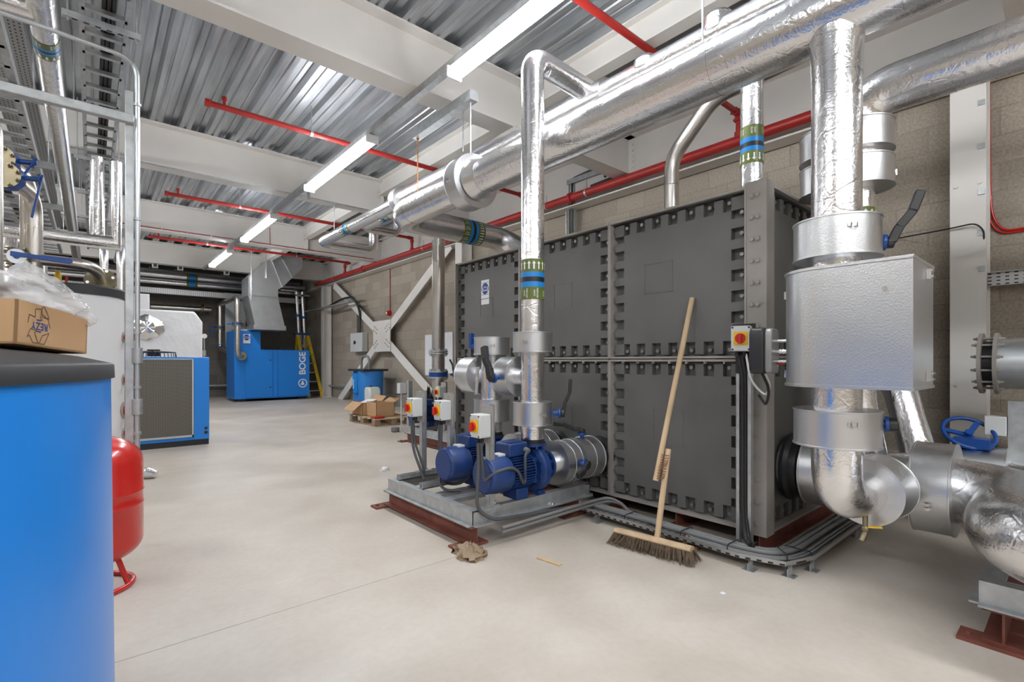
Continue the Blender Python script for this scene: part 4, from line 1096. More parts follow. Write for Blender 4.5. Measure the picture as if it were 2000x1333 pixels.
# ------------------------------------------------------------------ right hand side
FX, FZ = 3.25, 0.45
t = thing('floor_line', 'fat foil pipe low along the floor at the right, ending in a big crinkled elbow over the right skid', 'pipe', (FX, 0.6, FZ))
b = MB(); b.tube([(FX, 1.2, FZ), (FX, 0.17, FZ), (2.47, 0.17, FZ), (2.47, -1.2, FZ)], 0.155, 0.28, 40, n=12); b.build('pipe', M['foil'], t)
jacket(t, (FX, 1.0, FZ), (0, 1, 0), 0.2, 0.14, None)
jacket(t, (FX, 0.49, FZ), (0, 1, 0), 0.225, 0.16, [(2.9, 0)])
b = MB(); b.lathe((FX, 1.07, FZ), (0, 1, 0), [(0, 0.15), (0.02, 0.18), (0.06, 0.18), (0.08, 0.2), (0.1, 0.2)], 32); b.build('rubber_bellows', M['black'], t)
b = MB(); b.lathe((FX, 0.38, FZ), (0, 1, 0), [(0, 0.1565), (0.03, 0.1565)], 40, cap=False); b.build('foil_tape', M['foil'], t)
# drain cock under the dropper elbow
q = at(1690, 1033, X=2.72)
t = thing('drain_valve', 'small brass drain cock with yellow lever hanging under the dropper elbow', 'valve', q)
b = MB(); b.cyl((q.x, q.y, 0.40), (q.x, q.y, q.z - 0.02), 0.011, 12); b.ball((q.x, q.y, q.z), 0.017); b.cyl((q.x, q.y, q.z - 0.02), (q.x - .015, q.y + .01, q.z - 0.055), 0.012, 12); b.build('body', M['brass'], t)
b = MB(); b.bar((q.x, q.y - 0.01, q.z + 0.01), (q.x + 0.02, q.y - 0.06, q.z + 0.015), 0.014, 0.006); b.build('lever', M['yellow'], t)
# lower pipes behind the box
t = thing('slanted_pipe', 'foil pipe slanting down behind the jacket box to the floor line', 'pipe', (3.6, 0.7, 0.6))
p0, p1 = at(1752, 742, X=3.75), at(1800, 892, X=3.6)
b = MB(); b.tube([p0 + V((0, .25, .15)), p0, p1 + V((0, 0, -0.05))], 0.085, 0.1, 24); b.build('pipe', M['foil'], t)
# right skid
x0, y1 = 2.63, 0.27
t = thing('pump_skid', 'corner of a galvanised skid on red beams under the big crinkled foil elbow', 'skid', (3.0, -0.4, 0))
zb, zt = 0.14, 0.235
b = MB()
channel(t, (x0, y1, 0), (x0, -1.2, 0), (-1, 0, 0), zb, zt, 0.07, 0.03); channel(t, (x0 + .001, y1, 0), (3.7, y1, 0), (0, 1, 0), zb, zt - .0008, 0.07, 0.03)
for yy in (0.2, -0.8):
    b = MB(); b.box(x0 - 0.02, 3.7, yy - 0.004, yy + 0.004, 0.022, zb - 0.009); b.box(x0 - 0.02, 3.7, yy - 0.06, yy + 0.06, 0.014, 0.022); b.box(x0 - 0.02, 3.7, yy - 0.06, yy + 0.06, zb - 0.009, zb - 0.0005); b.build('base_beam', M['oxide'], t)
    b = MB(); b.box(x0 - 0.05, x0 + 0.06, yy - 0.07, yy + 0.13, 0, 0.014); b.bolt((x0, yy + 0.1, 0.014), (0, 0, 1), 0.012, 0.012); b.build('foot_plate', M['oxide'], t)

# handwheel valve on the second line by the wall
t = thing('handwheel_valve', 'blue gear operated valve with large blue handwheel by the white column', 'valve', (4.2, 0.5, 0.4))
b = MB(); b.cyl((4.2, 1.3, 0.36), (4.2, -1.0, 0.36), 0.13, 28); b.build('pipe', M['foil'], t)
jacket(t, (4.2, 0.42, 0.36), (0, 1, 0), 0.2, 0.24, [(1.4, -0.05), (1.4, 0.05)])
hc = at(1892, 846, X=4.2); nrm = V((-0.55, -0.32, 0.75)).normalized(); e1, e2 = frame_of(nrm); Rw = 0.128
ring = [hc + (e1 * math.cos(2 * PI * k / 40) + e2 * math.sin(2 * PI * k / 40)) * Rw for k in range(41)]
b = MB(); b.tube(ring, 0.012, 0, 10); b.build('handwheel_rim', M['blue_valve'], t)
for k in range(3):
    a = PI / 2 + 2 * PI * k / 3 + 0.35; d = e1 * math.cos(a) + e2 * math.sin(a)
    b = MB(); b.bar(hc - nrm * 0.02, hc + d * Rw, 0.03, 0.012, nrm); b.build('spoke', M['blue_valve'], t)
b = MB(); b.cyl(hc - nrm * 0.06, hc + nrm * 0.01, 0.022, 16); b.build('hub', M['blue_valve'], t)
gx = hc + V((-0.03, -0.02, -0.055))
b = MB(); b.box(gx.x - 0.07, gx.x + 0.05, gx.y - 0.085, gx.y + 0.085, gx.z - 0.03, gx.z + 0.03); b.cyl((gx.x, gx.y, gx.z - 0.04), (gx.x, gx.y, gx.z - 0.085), 0.075, 24); b.cyl((gx.x, gx.y, gx.z - .085), (gx.x, gx.y, 0.5), 0.04, 16); b.build('gearbox', M['blue_valve'], t, bevel=0.008)

# flanged grey pipe at the right edge
EX, EZ = 4.62, 1.075
t = thing('flanged_pipe', 'wide grey steel pipe with bolted flange pair, cut off by the right edge', 'pipe', (EX, 0, EZ))
b = MB(); b.cyl((EX, 0.38, EZ), (EX, -1.6, EZ), 0.168, 40); b.build('pipe', M['galv_duct'], t)
b = MB(); flange_pair(b, (EX, 0.42, EZ), (0, 1, 0), 0.205, 0.02, 0.055, 12, 0.013); b.build('flange', M['flange'], t)
b = MB(); b.cyl((EX, 0.38, EZ), (EX, 0.46, EZ), 0.15, 32); b.build('gasket', M['black'], t)
# controller post beside it
t = thing('control_box', 'small white control box with black flexible cables beside a pale strut at the right edge', 'box', (4.3, 0.2, 0.5))
p0 = at(1945, 832, X=4.3); b = MB(); b.box(4.27, 4.36, p0.y - .05, p0.y + .05, p0.z - .06, p0.z + .06); b.build('enclosure', M['box_grey'], t, bevel=0.004)
p1 = at(1985, 800, X=4.3); b = MB(); b.box(4.28, 4.32, p1.y - .035, p1.y + .035, 0.35, p1.z + .05); b.box(4.33, 4.5, p1.y - 0.3, p1.y + .02, 0.5, p1.z + .04); b.build('strut', M['galv'], t)
b = MB(); b.tube([(4.3, p0.y, p0.z - .05), (4.29, p0.y - .01, p0.z - .2), (4.28, p1.y + .06, p0.z - .3), (4.27, p1.y + .02, 0.4)], 0.008, .05, 8); b.build('cable', M['black'], t)
# wall tray, red cables, thin black cable
q = at(1930, 548, X=5.53)
o = MB(); o.box(5.50, 5.505, -2.4, q.y, q.z - 0.055, q.z + 0.055); o.box(5.455, 5.5, -2.4, q.y, q.z + .05, q.z + .055); o.box(5.455, 5.5, -2.4, q.y, q.z - .055, q.z - .05)
tag(o.build('wall_tray', M['perf_yz'], smooth=False), 'short perforated cable tray on the block wall right of the white column', 'tray')
rp = [at(1924, 60, X=5.585), at(1926, 380, X=5.585), at(1931, 430, X=5.585), at(1952, 458, X=5.585), at(2000, 450, X=5.585), at(2060, 445, X=5.585)]
for k, lb in enumerate(('red cable clipped down the side of the white column, turning along the wall', 'second red cable beside the first on the wall right of the white column')):
    cable([p + V((0, -0.022 * k, 0.018 * k)) for p in rp], 0.009, lb, 'red', 0.15, group=None)
cable([at(1752, 466, X=5.58), at(1850, 448, X=5.28), at(1905, 436, X=5.28), at(1922, 450, X=5.3), at(1921, 520, X=5.4), at(1923, 575, X=5.45)], 0.006, 'thin black cable sagging across the block wall to the white column', 'black', 0.1)
for k, py in enumerate((200, 285, 375, 455, 525)):
    q = at(1917, py, X=5.315)
    tag(MB().box(5.308, 5.325, q.y - 0.02, q.y + 0.02, q.z - 0.02, q.z + 0.02).build('beam_clip', M['galv']), '%s small metal cable clip down the edge of the white column' % ('topmost', 'second', 'third', 'fourth', 'lowest')[k], 'clip', 'cable clips on the right column')

# cable tray rising behind the tank
p0 = at(1121, 450, X=5.5); y0 = p0.y
t = thing('riser_tray', 'slotted galvanised cable tray rising on the wall above the tank, bent at the top', 'tray', (5.5, y0, 2))
zt_ = at(1121, 352, X=5.45).z
b = MB(); b.box(5.49, 5.5, y0 - 0.05, y0 + 0.05, 1.2, zt_); b.build('tray_panel', M['perf_yz'], t, smooth=False)
b = MB(); b.box(5.44, 5.5, y0 + 0.05, y0 + 0.054, 1.2, zt_); b.box(5.44, 5.5, y0 - 0.054, y0 - 0.05, 1.2, zt_); b.build('tray_lip', M['galv'], t)
b = MB(); b.box(5.40, 5.5, y0 - 0.75, y0 + 0.054, zt_, zt_ + 0.01); b.box(5.40, 5.405, y0 - 0.75, y0 + 0.054, zt_ - .06, zt_); b.build('tray_arm', M['galv'], t)
b = MB(); b.tube([(5.46, y0, 1.2), (5.46, y0, zt_ + 0.03), (5.40, y0 - 0.7, zt_ + 0.04), (5.3, y0 - 0.75, 3.6)], 0.02, 0.08, 10); b.build('cable_bundle', M['rubber'], t)
q = at(1106, 380, X=5.5)
cable([(5.5, q.y, 1.5), (5.5, q.y, q.z), (5.5, q.y - 0.25, q.z + 0.02)], 0.014, 'thin steel conduit with a bend beside the rising cable tray', 'galv', 0.05, 'conduit', 'conduit')
b = MB(); b.bar(at(1155, 365, X=5.36), at(1212, 342, X=5.36), 0.041, 0.041); tag(b.build('support_strut', M['charcoal']), 'short dark strut holding the clips of the sprinkler main over the tank', 'strut')
# ------------------------------------------------------------------ far end of the room
# compressor
CY0, CY1 = 14.65, 15.7
CXa, CXb, CXc = 2.88, 3.52, 4.82
t = thing('air_compressor', 'bright blue air compressor cabinet with tall left end and white vertical lettering', 'compressor', (3.9, 15.1, 0))
b = MB(); b.prism([(CXa, 0.07), (CXc, 0.07), (CXc, 1.41), (CXb, 1.41), (CXb, 1.91), (CXa, 1.91)], lambda a, c, h: V((a, h, c)), CY0 + 0.02, CY1); b.build('cabinet', M['blue'], t, bevel=0.012)
for x0, x1, z1 in ((CXa + 0.26, CXb + 0.30, 1.40), (CXb + 0.315, CXb + 0.43, 1.40), (CXb + 0.445, CXc - 0.01, 1.40)):
    b = MB(); b.box(x0, x1, CY0, CY0 + 0.02, 0.1, z1); dd = b.build('door', M['blue'], t, bevel=0.006)
    if x1 - x0 > 0.2 and x0 < 3.5:
        for z in (0.35, 1.1): MB().box(x1 - 0.08, x1 - 0.05, CY0 - 0.006, CY0, z, z + 0.04).build('latch', M['black'], dd)
b = MB(); b.box(CXa + 0.1, CXb - 0.08, CY0 + 0.2, CY1 - 0.1, 1.91, 1.96); b.build('exhaust_frame', M['galv_duct'], t)
for x in (CXa + 0.2, CXc - 0.2):
    MB().box(x - 0.08, x + 0.08, CY0 + 0.1, CY0 + 0.25, 0, 0.07).build('foot', M['black'], t)
def cf(a, c): return V((4.62 + a, CY0 - 0.002, 0.93 + c))
b = MB(); put_text(b, 'BOGE', cf, 0.25, 0, 0.022, PI / 2, (0, 0.1), 1.0)
cx_, cz_ = 4.62, 0.46
for k in range(32):
    a0, a1 = 2 * PI * k / 32, 2 * PI * (k + 1) / 32
    b.add([(cx_ + r * math.cos(a), CY0 - 0.002, cz_ + r * math.sin(a)) for r, a in ((0.125, a0), (0.125, a1), (0.098, a1), (0.098, a0))], [(0, 1, 2, 3)])
b.add([(cx_ - 0.06, CY0 - .002, cz_ - 0.05), (cx_ + 0.055, CY0 - .002, cz_ - 0.05), (cx_, CY0 - .002, cz_ + 0.085)], [(0, 1, 2)])
b.build('lettering', M['mark_white'], t, smooth=False)
q = at(482, 662, Y=CY0 - 0.003)
pictogram_sign(lambda a, e, k: V((q.x + a, CY0 - 0.002 - k, q.z + e)), 0.17, 0.25, 'safety_sign', 'small white notice with round blue pictogram on the tall blue compressor end')

# duct over the compressor
DY0, DY1 = 14.2, 14.95
def dp(px, py): p = at(px, py, Y=DY0); return (p.x, p.z)
t = thing('exhaust_duct', 'large rectangular galvanised exhaust duct bending up to the ceiling over the blue compressor', 'duct', (3.6, 14.6, 2))
def duct_piece(name, poly, m='galv_duct'):
    b = MB(); b.prism(poly, lambda a, c, h: V((a, h, c)), DY0, DY1); return b.build(name, M[m], t)
z1 = dp(490, 578)[1]; xa, xb = dp(485, 578)[0], dp(543, 578)[0]; za = dp(485, 541)[1]
hb0, hb1, hz = dp(497, 634)[0], dp(555, 634)[0], dp(520, 636)[1]
b = MB(); vs = []
for (x0, x1, z, g) in ((xa, xb, z1, 0.0), (hb0, hb1, hz, 0.05)):
    vs += [(x0, DY0 - g, z), (x1, DY0 - g, z), (x1, DY1, z), (x0, DY1, z)]
b.add(vs, [(0, 1, 2, 3), (4, 7, 6, 5), (0, 4, 5, 1), (1, 5, 6, 2), (2, 6, 7, 3), (3, 7, 4, 0)]); b.build('hood', M['galv_duct'], t)
MB().box(hb0 - .03, hb1 + 0.03, DY0 - 0.08, DY1 + .03, hz - 0.12, hz).build('hood_flange', M['galv_duct'], t, bevel=0.005)
k1 = dp(552, 561)
P529, P540, P590t, P590b = dp(529, 503), dp(541, 490), dp(590, 493), dp(591, 524)
duct_piece('bend', [(xa, z1), (xb, z1), (xb, dp(543, 566)[1]), k1, P529, (xa, za)])
duct_piece('slope', [k1, P590b, P540, P529])
b = MB(); b.prism([P540, P590b, (P590b[0], 4.05), (P540[0] + 0.05, 4.05)], lambda a, c, h: V((a, h, c)), DY0, DY1); b.build('riser', M['galv_duct'], t)
def joint(p, q_, w=0.04):
    b = MB(); b.bar((p[0], DY0 - 0.012, p[1]), (q_[0], DY0 - 0.012, q_[1]), 0.03, w, (0, -1, 0)); b.build('joint_flange', M['galv'], t)
joint(k1, P529); joint((xa, z1 + .02), (xb, z1 + .02)); joint((P529[0] * .55 + P540[0] * .45 + .12, P529[1] * .55 + P540[1] * .45 + .12), (k1[0] * .5 + P590b[0] * .5, k1[1] * .5 + P590b[1] * .5))
b = MB(); b.box(xa - 0.012, xa, DY0, DY1, z1, z1 + .05); b.build('joint_flange', M['galv'], t)
for x in (xa + .06, xa + 0.42):
    b = MB(); b.cyl((x, DY0 - .04, z1 - .1 if x < xa + .2 else 3.3), (x, DY0 - .04, 4.05), 0.012, 8); tag(b.build('hanger_rod', M['chrome']), 'long bright hanger rod at the %s of the galvanised duct' % ('left corner' if x < xa + .2 else 'sloping top'), 'rod')

# compressor pipework
def valve_set(t, c, R=0.1, side=(-1, 0, 0)):
    c = V(c); b = MB(); flange_pair(b, c, (0, 0, 1), R, 0.016, 0.05, 8, 0.012); b.build('flange', M['brass'], t)
    b = MB(); b.cyl(c - V((0, 0, .022)), c + V((0, 0, .022)), R * 0.92, 28); s = V(side); b.cyl(c, c + s * (R + 0.1), 0.022, 12); b.build('valve_body', M['blue_valve'], t)
pa = at(464, 694, Y=14.3); pt = at(464, 580, Y=14.3)
t = thing('compressor_pipe', 'stainless pipe with blue valve dropping to an elbow on the blue compressor face', 'pipe', (pa.x, 14.3, pa.z))
b = MB(); b.tube([(pa.x, 16.95, pt.z), (pa.x, 14.3, pt.z), (pa.x, 14.3, pa.z), (pa.x + 0.16, 14.56, pa.z - 0.02)], 0.062, 0.22, 24, n=10); b.build('pipe', M['stainless'], t)
b = MB(); b.cyl((pa.x + 0.15, 14.55, pa.z - 0.02), (pa.x + 0.17, 14.6, pa.z - 0.02), 0.115, 28); b.build('flange', M['brass'], t)
valve_set(t, (pa.x, 14.3, at(464, 633, Y=14.3).z), 0.13, (-1, .3, 0))
pb = at(430, 682, X=pa.x); PBYY = pb.y
t = thing('compressor_pipe', 'stainless pipe with blue valve entering the left side of the blue compressor', 'pipe', (pb.x, PBYY, pb.z))
b = MB(); b.tube([(pb.x, PBYY, pt.z), (pb.x, PBYY, pb.z), (pb.x + .1, CY1, pb.z - 0.12)], 0.062, 0.15, 24, n=10); b.build('pipe', M['stainless'], t)
valve_set(t, (pb.x, PBYY, at(430, 640, Y=PBYY).z), 0.13)
b = MB(); p_ = at(430, 675, Y=PBYY); b.cyl((pb.x, PBYY, p_.z - .03), (pb.x, PBYY, p_.z + .03), 0.066, 24); b.build('blue_tape', M['band_blue'], t)
b = MB(); v_ = at(413, 640, Y=PBYY); b.box(v_.x - .02, v_.x + .02, PBYY - .02, PBYY + .02, v_.z - 0.3, v_.z + .02); b.bar((v_.x, PBYY, v_.z), (pb.x - .1, PBYY, v_.z), .03, .03); b.build('valve_lever', M['blue_valve'], t)
b = MB(); v_ = at(455, 600, Y=16.6); b.box(v_.x - 0.2, v_.x + .35, 16.62, 17.1, 1.5, at(452, 573, Y=16.6).z); tag(b.build('riser_duct', M['galv_duct']), 'galvanised duct riser behind the stainless pipes at the left of the compressor', 'duct')
b = MB(); v_ = at(468, 640, Y=CY0 - .1)

# yellow ladder and things in the far corner
pA, pB = at(603, 656, Y=15.9), at(632, 777, Y=15.2)
t = thing('step_ladder', 'yellow fibreglass step ladder standing in the far corner right of the blue compressor', 'ladder', (5.1, 15.4, 0))
LXa = 4.95
topz = pA.z
A0, A1 = V((5.3, 15.0, 0.02)), V((5.08, 15.65, topz)); w_ = V((-.42, -0.1, 0))
for s in (0, 1): MB().bar(A0 + w_ * s, A1 + w_ * s * .75, 0.03, 0.09, (1, 0, 0)).build('front_rail', M['ladder'], t)
for s in (0, 1): MB().bar(V((5.28, 16.5, 0.02)) + w_ * s, A1 + V((0, .05, 0)) + w_ * s * .75, 0.03, 0.06, (1, 0, 0)).build('rear_rail', M['ladder'], t)
for k in range(6):
    f_ = 0.1 + 0.145 * k; p = A0.lerp(A1, f_); MB().bar(p, p + w_ * (1 - .25 * f_), 0.08, 0.025).build('tread', M['galv'], t)
MB().box(A1.x - 0.4, A1.x + 0.06, A1.y - 0.1, A1.y + 0.16, topz, topz + 0.06).build('top_cap', M['blue_valve'], t, bevel=0.01)
def wall_box(px0, px1, py0, py1, X, label, knob=True):
    a, c = at(px0, (py0 + py1) / 2, X=X), at(px1, (py0 + py1) / 2, X=X); z1, z0 = at(px0, py0, X=X).z, at(px0, py1, X=X).z
    t = thing('isolator_box', label, 'box', ((X + 5.6) / 2, (a.y + c.y) / 2, z0))
    b = MB(); b.box(X, X + 0.16, min(a.y, c.y), max(a.y, c.y), z0, z1); e = b.build('enclosure', M['box_grey'], t, bevel=0.012)
    m_ = ((a.y + c.y) / 2, (z0 + z1) / 2); b = MB(); b.cyl((X, m_[0] + .05, m_[1]), (X - 0.03, m_[0] + .05, m_[1]), 0.035, 16); b.bar((X - .03, m_[0] + .05, m_[1] - .05), (X - .03, m_[0] + .05, m_[1] + .05), 0.02, 0.02, (0, 1, 0)); b.build('rotary_switch', M['black'], e)
    b = MB()
    for dy in (-.05, 0.06): b.cyl((X + .08, m_[0] + dy, z1), (X + .08, m_[0] + dy, z1 + 0.75), 0.03, 10)
    b.build('conduit', M['rubber'], t)
    return t
wall_box(684, 707, 652, 688, 5.43, 'grey isolator box with black switch on the block wall left of the cross brace')
b = MB(); q = at(626, 674, Y=16.6); t = thing('isolator_box', 'grey isolator box with black switch on the dark back wall behind the ladder', 'box', (q.x, 17.1, 1.3))
b = MB(); q = at(624, 674, Y=16.9); b.box(q.x - 0.2, q.x + 0.2, 16.9, 17.15, q.z - 0.28, q.z + 0.28); e = b.build('enclosure', M['box_grey'], t, bevel=0.01)
b = MB(); b.cyl((q.x - .08, 16.9, q.z), (q.x - .08, 16.86, q.z), 0.05, 16); b.build('rotary_switch', M['black'], e)
b = MB(); b.cyl((q.x + .1, 17.0, q.z + .28), (q.x + .1, 17.0, q.z + 1.6), 0.03, 10); b.build('conduit', M['black'], t)
cable([at(607, 606, X=5.2), at(640, 600, X=5.25), at(668, 584, X=5.25), at(690, 580, X=5.25), at(702, 605, X=5.36), at(704, 625, X=5.4)], 0.03, 'thick black cable arching over the cross brace to the grey isolator box', 'black', 0.3)
b = MB(); q0, q1 = at(615, 607, X=5.25), at(690, 600, X=5.25); b.bar((5.2, q1.y, q0.z), (5.2, q0.y + .6, q0.z), 0.16, 0.03); tag(b.build('support_tray', M['galv']), 'flat tray carrying the black cable past the far white column', 'tray')

# pipes and tray along the back wall
PBY = 16.5
def back_pipe(py, r, label, m='foil', bands=()):
    z = at(350, py, Y=PBY).z; t = thing('wall_pipe', label, 'pipe', (1, PBY, z), 'foil pipes along the back wall')
    b = MB(); b.cyl((-3.8, PBY, z), (5.25, PBY, z), r, 20); b.build('pipe', M[m], t)
    for px in bands:
        x = at(px, py, Y=PBY).x
        b = MB(); b.cyl((x - 0.12, PBY, z), (x - .06, PBY, z), r + 0.003, 20, 0); b.cyl((x - 0.06, PBY, z), (x + .08, PBY, z), r + 0.003, 20, 1); b.cyl((x + 0.08, PBY, z), (x + .14, PBY, z), r + 0.003, 20, 0); b.build('label_band', [M['olive'], M['band_blue']], t)
    return z
zp1 = back_pipe(540.5, 0.085, 'upper foil pipe with blue band along the dark back wall', bands=(374,))
zp2 = back_pipe(554, 0.08, 'lower foil pipe with blue band along the dark back wall', bands=(374,))
zt1 = at(350, 534, Y=16.7).z
t = thing('wall_tray', 'perforated cable tray just above the two foil pipes on the back wall', 'tray', (1, 16.8, zt1)); MB().box(-3.8, 5.2, 16.78, 16.79, zt1 - 0.28, zt1 + .06).build('tray_panel', M['perf_xz'], t, smooth=False); MB().box(-3.8, 5.2, 16.66, 16.78, zt1 + .05, zt1 + .06).build('tray_lip', M['galv'], t)
zt2 = at(350, 571, Y=PBY).z
t = thing('wall_tray', 'lower perforated cable tray along the back wall, below the two foil pipes', 'tray', (1, PBY, zt2)); MB().box(-3.8, 5.2, PBY, PBY + 0.008, zt2 - 0.075, zt2 + .075).build('tray_panel', M['perf_xz'], t, smooth=False)
MB().box(-3.8, 5.2, PBY - 0.06, PBY, zt2 - .083, zt2 - .075).build('tray_lip', M['galv'], t); MB().box(-3.8, 5.2, PBY, PBY + .25, zt2 - .11, zt2 - .1).build('tray_base', M['charcoal'], t)
zs = at(350, 602, Y=16.9).z; x0, x1 = at(294, 602, Y=16.9).x, at(412, 604, Y=16.9).x
t = thing('wall_pipe', 'dull steel pipe with a flange near its right end, low on the dark back wall', 'pipe', (x0, 16.9, zs)); b = MB(); b.cyl((x0, 16.9, zs), (x1, 16.9, zs), 0.07, 18); b.build('pipe', M['stainless'], t)
b = MB(); flange_pair(b, (at(395, 602, Y=16.9).x, 16.9, zs), (1, 0, 0), 0.15, 0.02, 0.03, 8, 0.016); b.build('flange', M['brass'], t)
for k, (px, py, lb) in enumerate(((302, 505, 'beam clamp hanger above the back wall pipes, nearest the tall steel post'), (351, 516, 'white beam clamp hanger above the middle of the back wall pipes'), (441, 515, 'beam clamp hanger at the end of the light row above the back wall pipes'))):
    x = at(px, py, Y=15.3).x
    b = MB(); b.box(x - 0.06, x + .06, 15.16, 15.28, 3.44, 3.56); b.box(x - 0.035, x + .035, 15.15, 15.17, 3.46, 3.54, 1); 
    for dx in (-.1, .06): b.tube([(x + dx, 15.22, 3.46), (x + dx, PBY - .1, 3.44), (x + dx, PBY - .1, zt2 + .05)] if False else [(x + dx, 15.3, 3.44), (x + dx, 15.3, zp1 + .0)], 0.012, 0, 8, 2)
    tag(b.build('beam_hanger', [M['box_grey'], M['black'], M['galv']]), lb, 'hanger')
# pair of pipes dropping to valves behind the compressor
for k, (px, lb) in enumerate(((581, 'left one of two thin foil drop pipes with blue bands behind the blue compressor'), (592.5, 'right one of two thin foil drop pipes with blue bands behind the blue compressor'))):
    p0, p1 = at(px - 2, 570, Y=16.2), at(px + 3, 660 + 8 * k, Y=16.2); t = thing('drop_pipe', lb, 'pipe', p1, 'drop pipes behind the compressor')
    b = MB()
    if k == 0: b.tube([(at(548, 567, Y=16.2).x, 16.2, p0.z + .02), (p0.x, 16.2, p0.z + .02), p1], 0.05, 0.07, 16)
    else: b.tube([p0, p1], 0.058, 0, 16)
    b.build('pipe', M['foil'], t)
    m_ = p0.lerp(p1, 0.52); b = MB(); b.cyl(m_ + V((0, 0, .04)), m_ - V((0, 0, .04)), 0.064, 18); b.build('label_band', M['band_blue'], t)
    b = MB(); b.box(p1.x - .07, p1.x + .07, 16.12, 16.28, p1.z - .2, p1.z + .12); b.cyl(p1 - V((0, 0, .2)), (p1.x, 16.2, 1.3), 0.03, 12); b.build('filter', M['box_grey'], t, bevel=.02)
    b = MB(); c_ = at(px, 578, Y=16.2); b.box(c_.x - 0.09, c_.x + .16, 16.1, 16.13, c_.z - .03, c_.z + .03); b.build('pipe_clip', M['galv'], t)
t = thing('floor_conduit', 'steel conduit along the foot of the right and back walls', 'conduit', (5.5, 15, .35)); b = MB(); b.tube([(2.0, 17.15, .35), (5.52, 17.15, .35), (5.52, 12.0, .35)], 0.03, .1, 10); b.build('pipe', M['galv'], t)

# dryer and wrapped unit on the left
DRY0 = 7.5
xa_, xb_ = at(268, 800, Y=DRY0).x, at(409, 800, Y=DRY0).x; zt_ = at(400, 698, Y=DRY0).z
t = thing('air_dryer', 'blue air dryer cabinet with wide condenser grille and fan on top', 'dryer', ((xa_ + xb_) / 2, 7.9, 0))
b = MB(); b.box(xa_ - 0.25, xb_, DRY0, 8.35, 0.07, zt_); b.build('cabinet', M['blue'], t, bevel=0.008)
xg = at(377, 780, Y=DRY0).x
b = MB(); b.box(xa_ - .22, xg - 0.01, DRY0 - 0.008, DRY0, 0.13, zt_ - 0.03); g_ = b.build('condenser_grille', M['coil'], t, smooth=False)
b = MB()
for r in ((xa_ - .24, xg + .005, zt_ - 0.032, zt_ - .022), (xa_ - .24, xg + .005, 0.115, 0.14), (xg - .012, xg + .006, 0.115, zt_ - .022)): b.box(r[0], r[1], DRY0 - 0.014, DRY0 + .001, r[2], r[3])
b.build('grille_frame', M['galv_duct'], g_)
MB().box(xg + 0.01, xb_ - .003, DRY0 - 0.012, DRY0, 0.075, zt_ - .018).build('side_panel', M['blue'], t, bevel=.004)
for z in (0.16, 0.215):
    q = MB(); x = at(402, 830, Y=DRY0).x; q.cyl((x, DRY0 - 0.013, z), (x, DRY0 - .016, z), 0.02, 16); q.build('cable_hole', M['black'], t)
MB().box(xa_ - .25, xb_ - .005, DRY0 + 0.01, 8.3, 0.0, 0.07).build('plinth', M['black'], t)
fx = at(300, 690, Y=7.95).x; b = MB()
for r in (0.08, 0.16, 0.23): 
    ring = [(fx + r * math.cos(2 * PI * k / 28), 7.95 + r * math.sin(2 * PI * k / 28), zt_ + 0.085 - 0.1 * r) for k in range(29)]; b.tube(ring, 0.006, 0, 6)
for k in range(16):
    a = 2 * PI * k / 16; b.tube([(fx + .03 * math.cos(a), 7.95 + .03 * math.sin(a), zt_ + .08), (fx + .24 * math.cos(a), 7.95 + .24 * math.sin(a), zt_ + .062), (fx + .25 * math.cos(a), 7.95 + .25 * math.sin(a), zt_)], 0.005, 0, 5)
b.cyl((fx, 7.95, zt_ + .01), (fx, 7.95, zt_ + .1), 0.07, 18); b.build('fan_guard', M['black'], t)
wx0, wx1 = at(240, 650, Y=10.2).x, at(396, 650, Y=10.2).x; wz = at(330, 606, Y=10.2).z
b = MB(); b.prism([(wx0, 0), (wx1, 0), (wx1, wz - .18), (wx1 - .12, wz), (wx0, wz)], lambda a, c, h: V((a, h, c)), 10.2, 11.6)
wr = b.build('wrapped_unit', M['sheet'], bevel=0.035, segs=3); tag(wr, 'large cabinet wrapped in white plastic sheet behind the blue air dryer', 'machine')
p = at(287, 640, Y=10.18)
rnd = random.Random(4); b = MB(); n = 26; vs = [(p.x, 10.08, p.z)]
for rr in (0.1, 0.19, 0.21):
    for k in range(n):
        a = 2 * PI * k / n; q = rr * (1 + .12 * (rnd.random() - .5)); vs.append((p.x + q * math.cos(a) * 1.15, 10.195 - (0.21 - rr) * .8 + rnd.uniform(-.02, .02) - 0.01, p.z + q * math.sin(a)))
b.add(vs, [(0, 1 + k, 1 + (k + 1) % n) for k in range(n)] + [(1 + j * n + k, 1 + (j + 1) * n + k, 1 + (j + 1) * n + (k + 1) % n, 1 + j * n + (k + 1) % n) for j in range(2) for k in range(n)])
tag(b.build('foil_parcel', M['foil'], sharp=20), 'crumpled silver foil end hanging in front of the white wrapped cabinet', 'foil')
p = at(278, 590, Y=13.0); b = MB(); b.box(p.x - 0.6, at(292, 590, Y=13).x, 13.0, 13.6, 0, at(280, 574, Y=13).z); tag(b.build('pale_cabinet', M['white'], bevel=.01), 'pale grey cabinet standing behind the white wrapped cabinet', 'cabinet')
p = at(399, 657, Y=12.2); t = thing('gauge', 'small round gauge on a thin stand right of the white wrapped cabinet', 'gauge', (p.x, 12.2, p.z))
b = MB(); b.cyl((p.x, 12.2, p.z - 0.0), (p.x, 12.17, p.z), 0.05, 18); b.build('dial', M['mark_white'], t); b = MB(); b.cyl((p.x, 12.2, p.z - 0.05), (p.x, 12.2, 0.0), 0.012, 8); b.cyl((p.x, 12.2, p.z - .42), (p.x, 12.2, p.z - .3), 0.035, 12); b.build('stand', M['galv'], t)

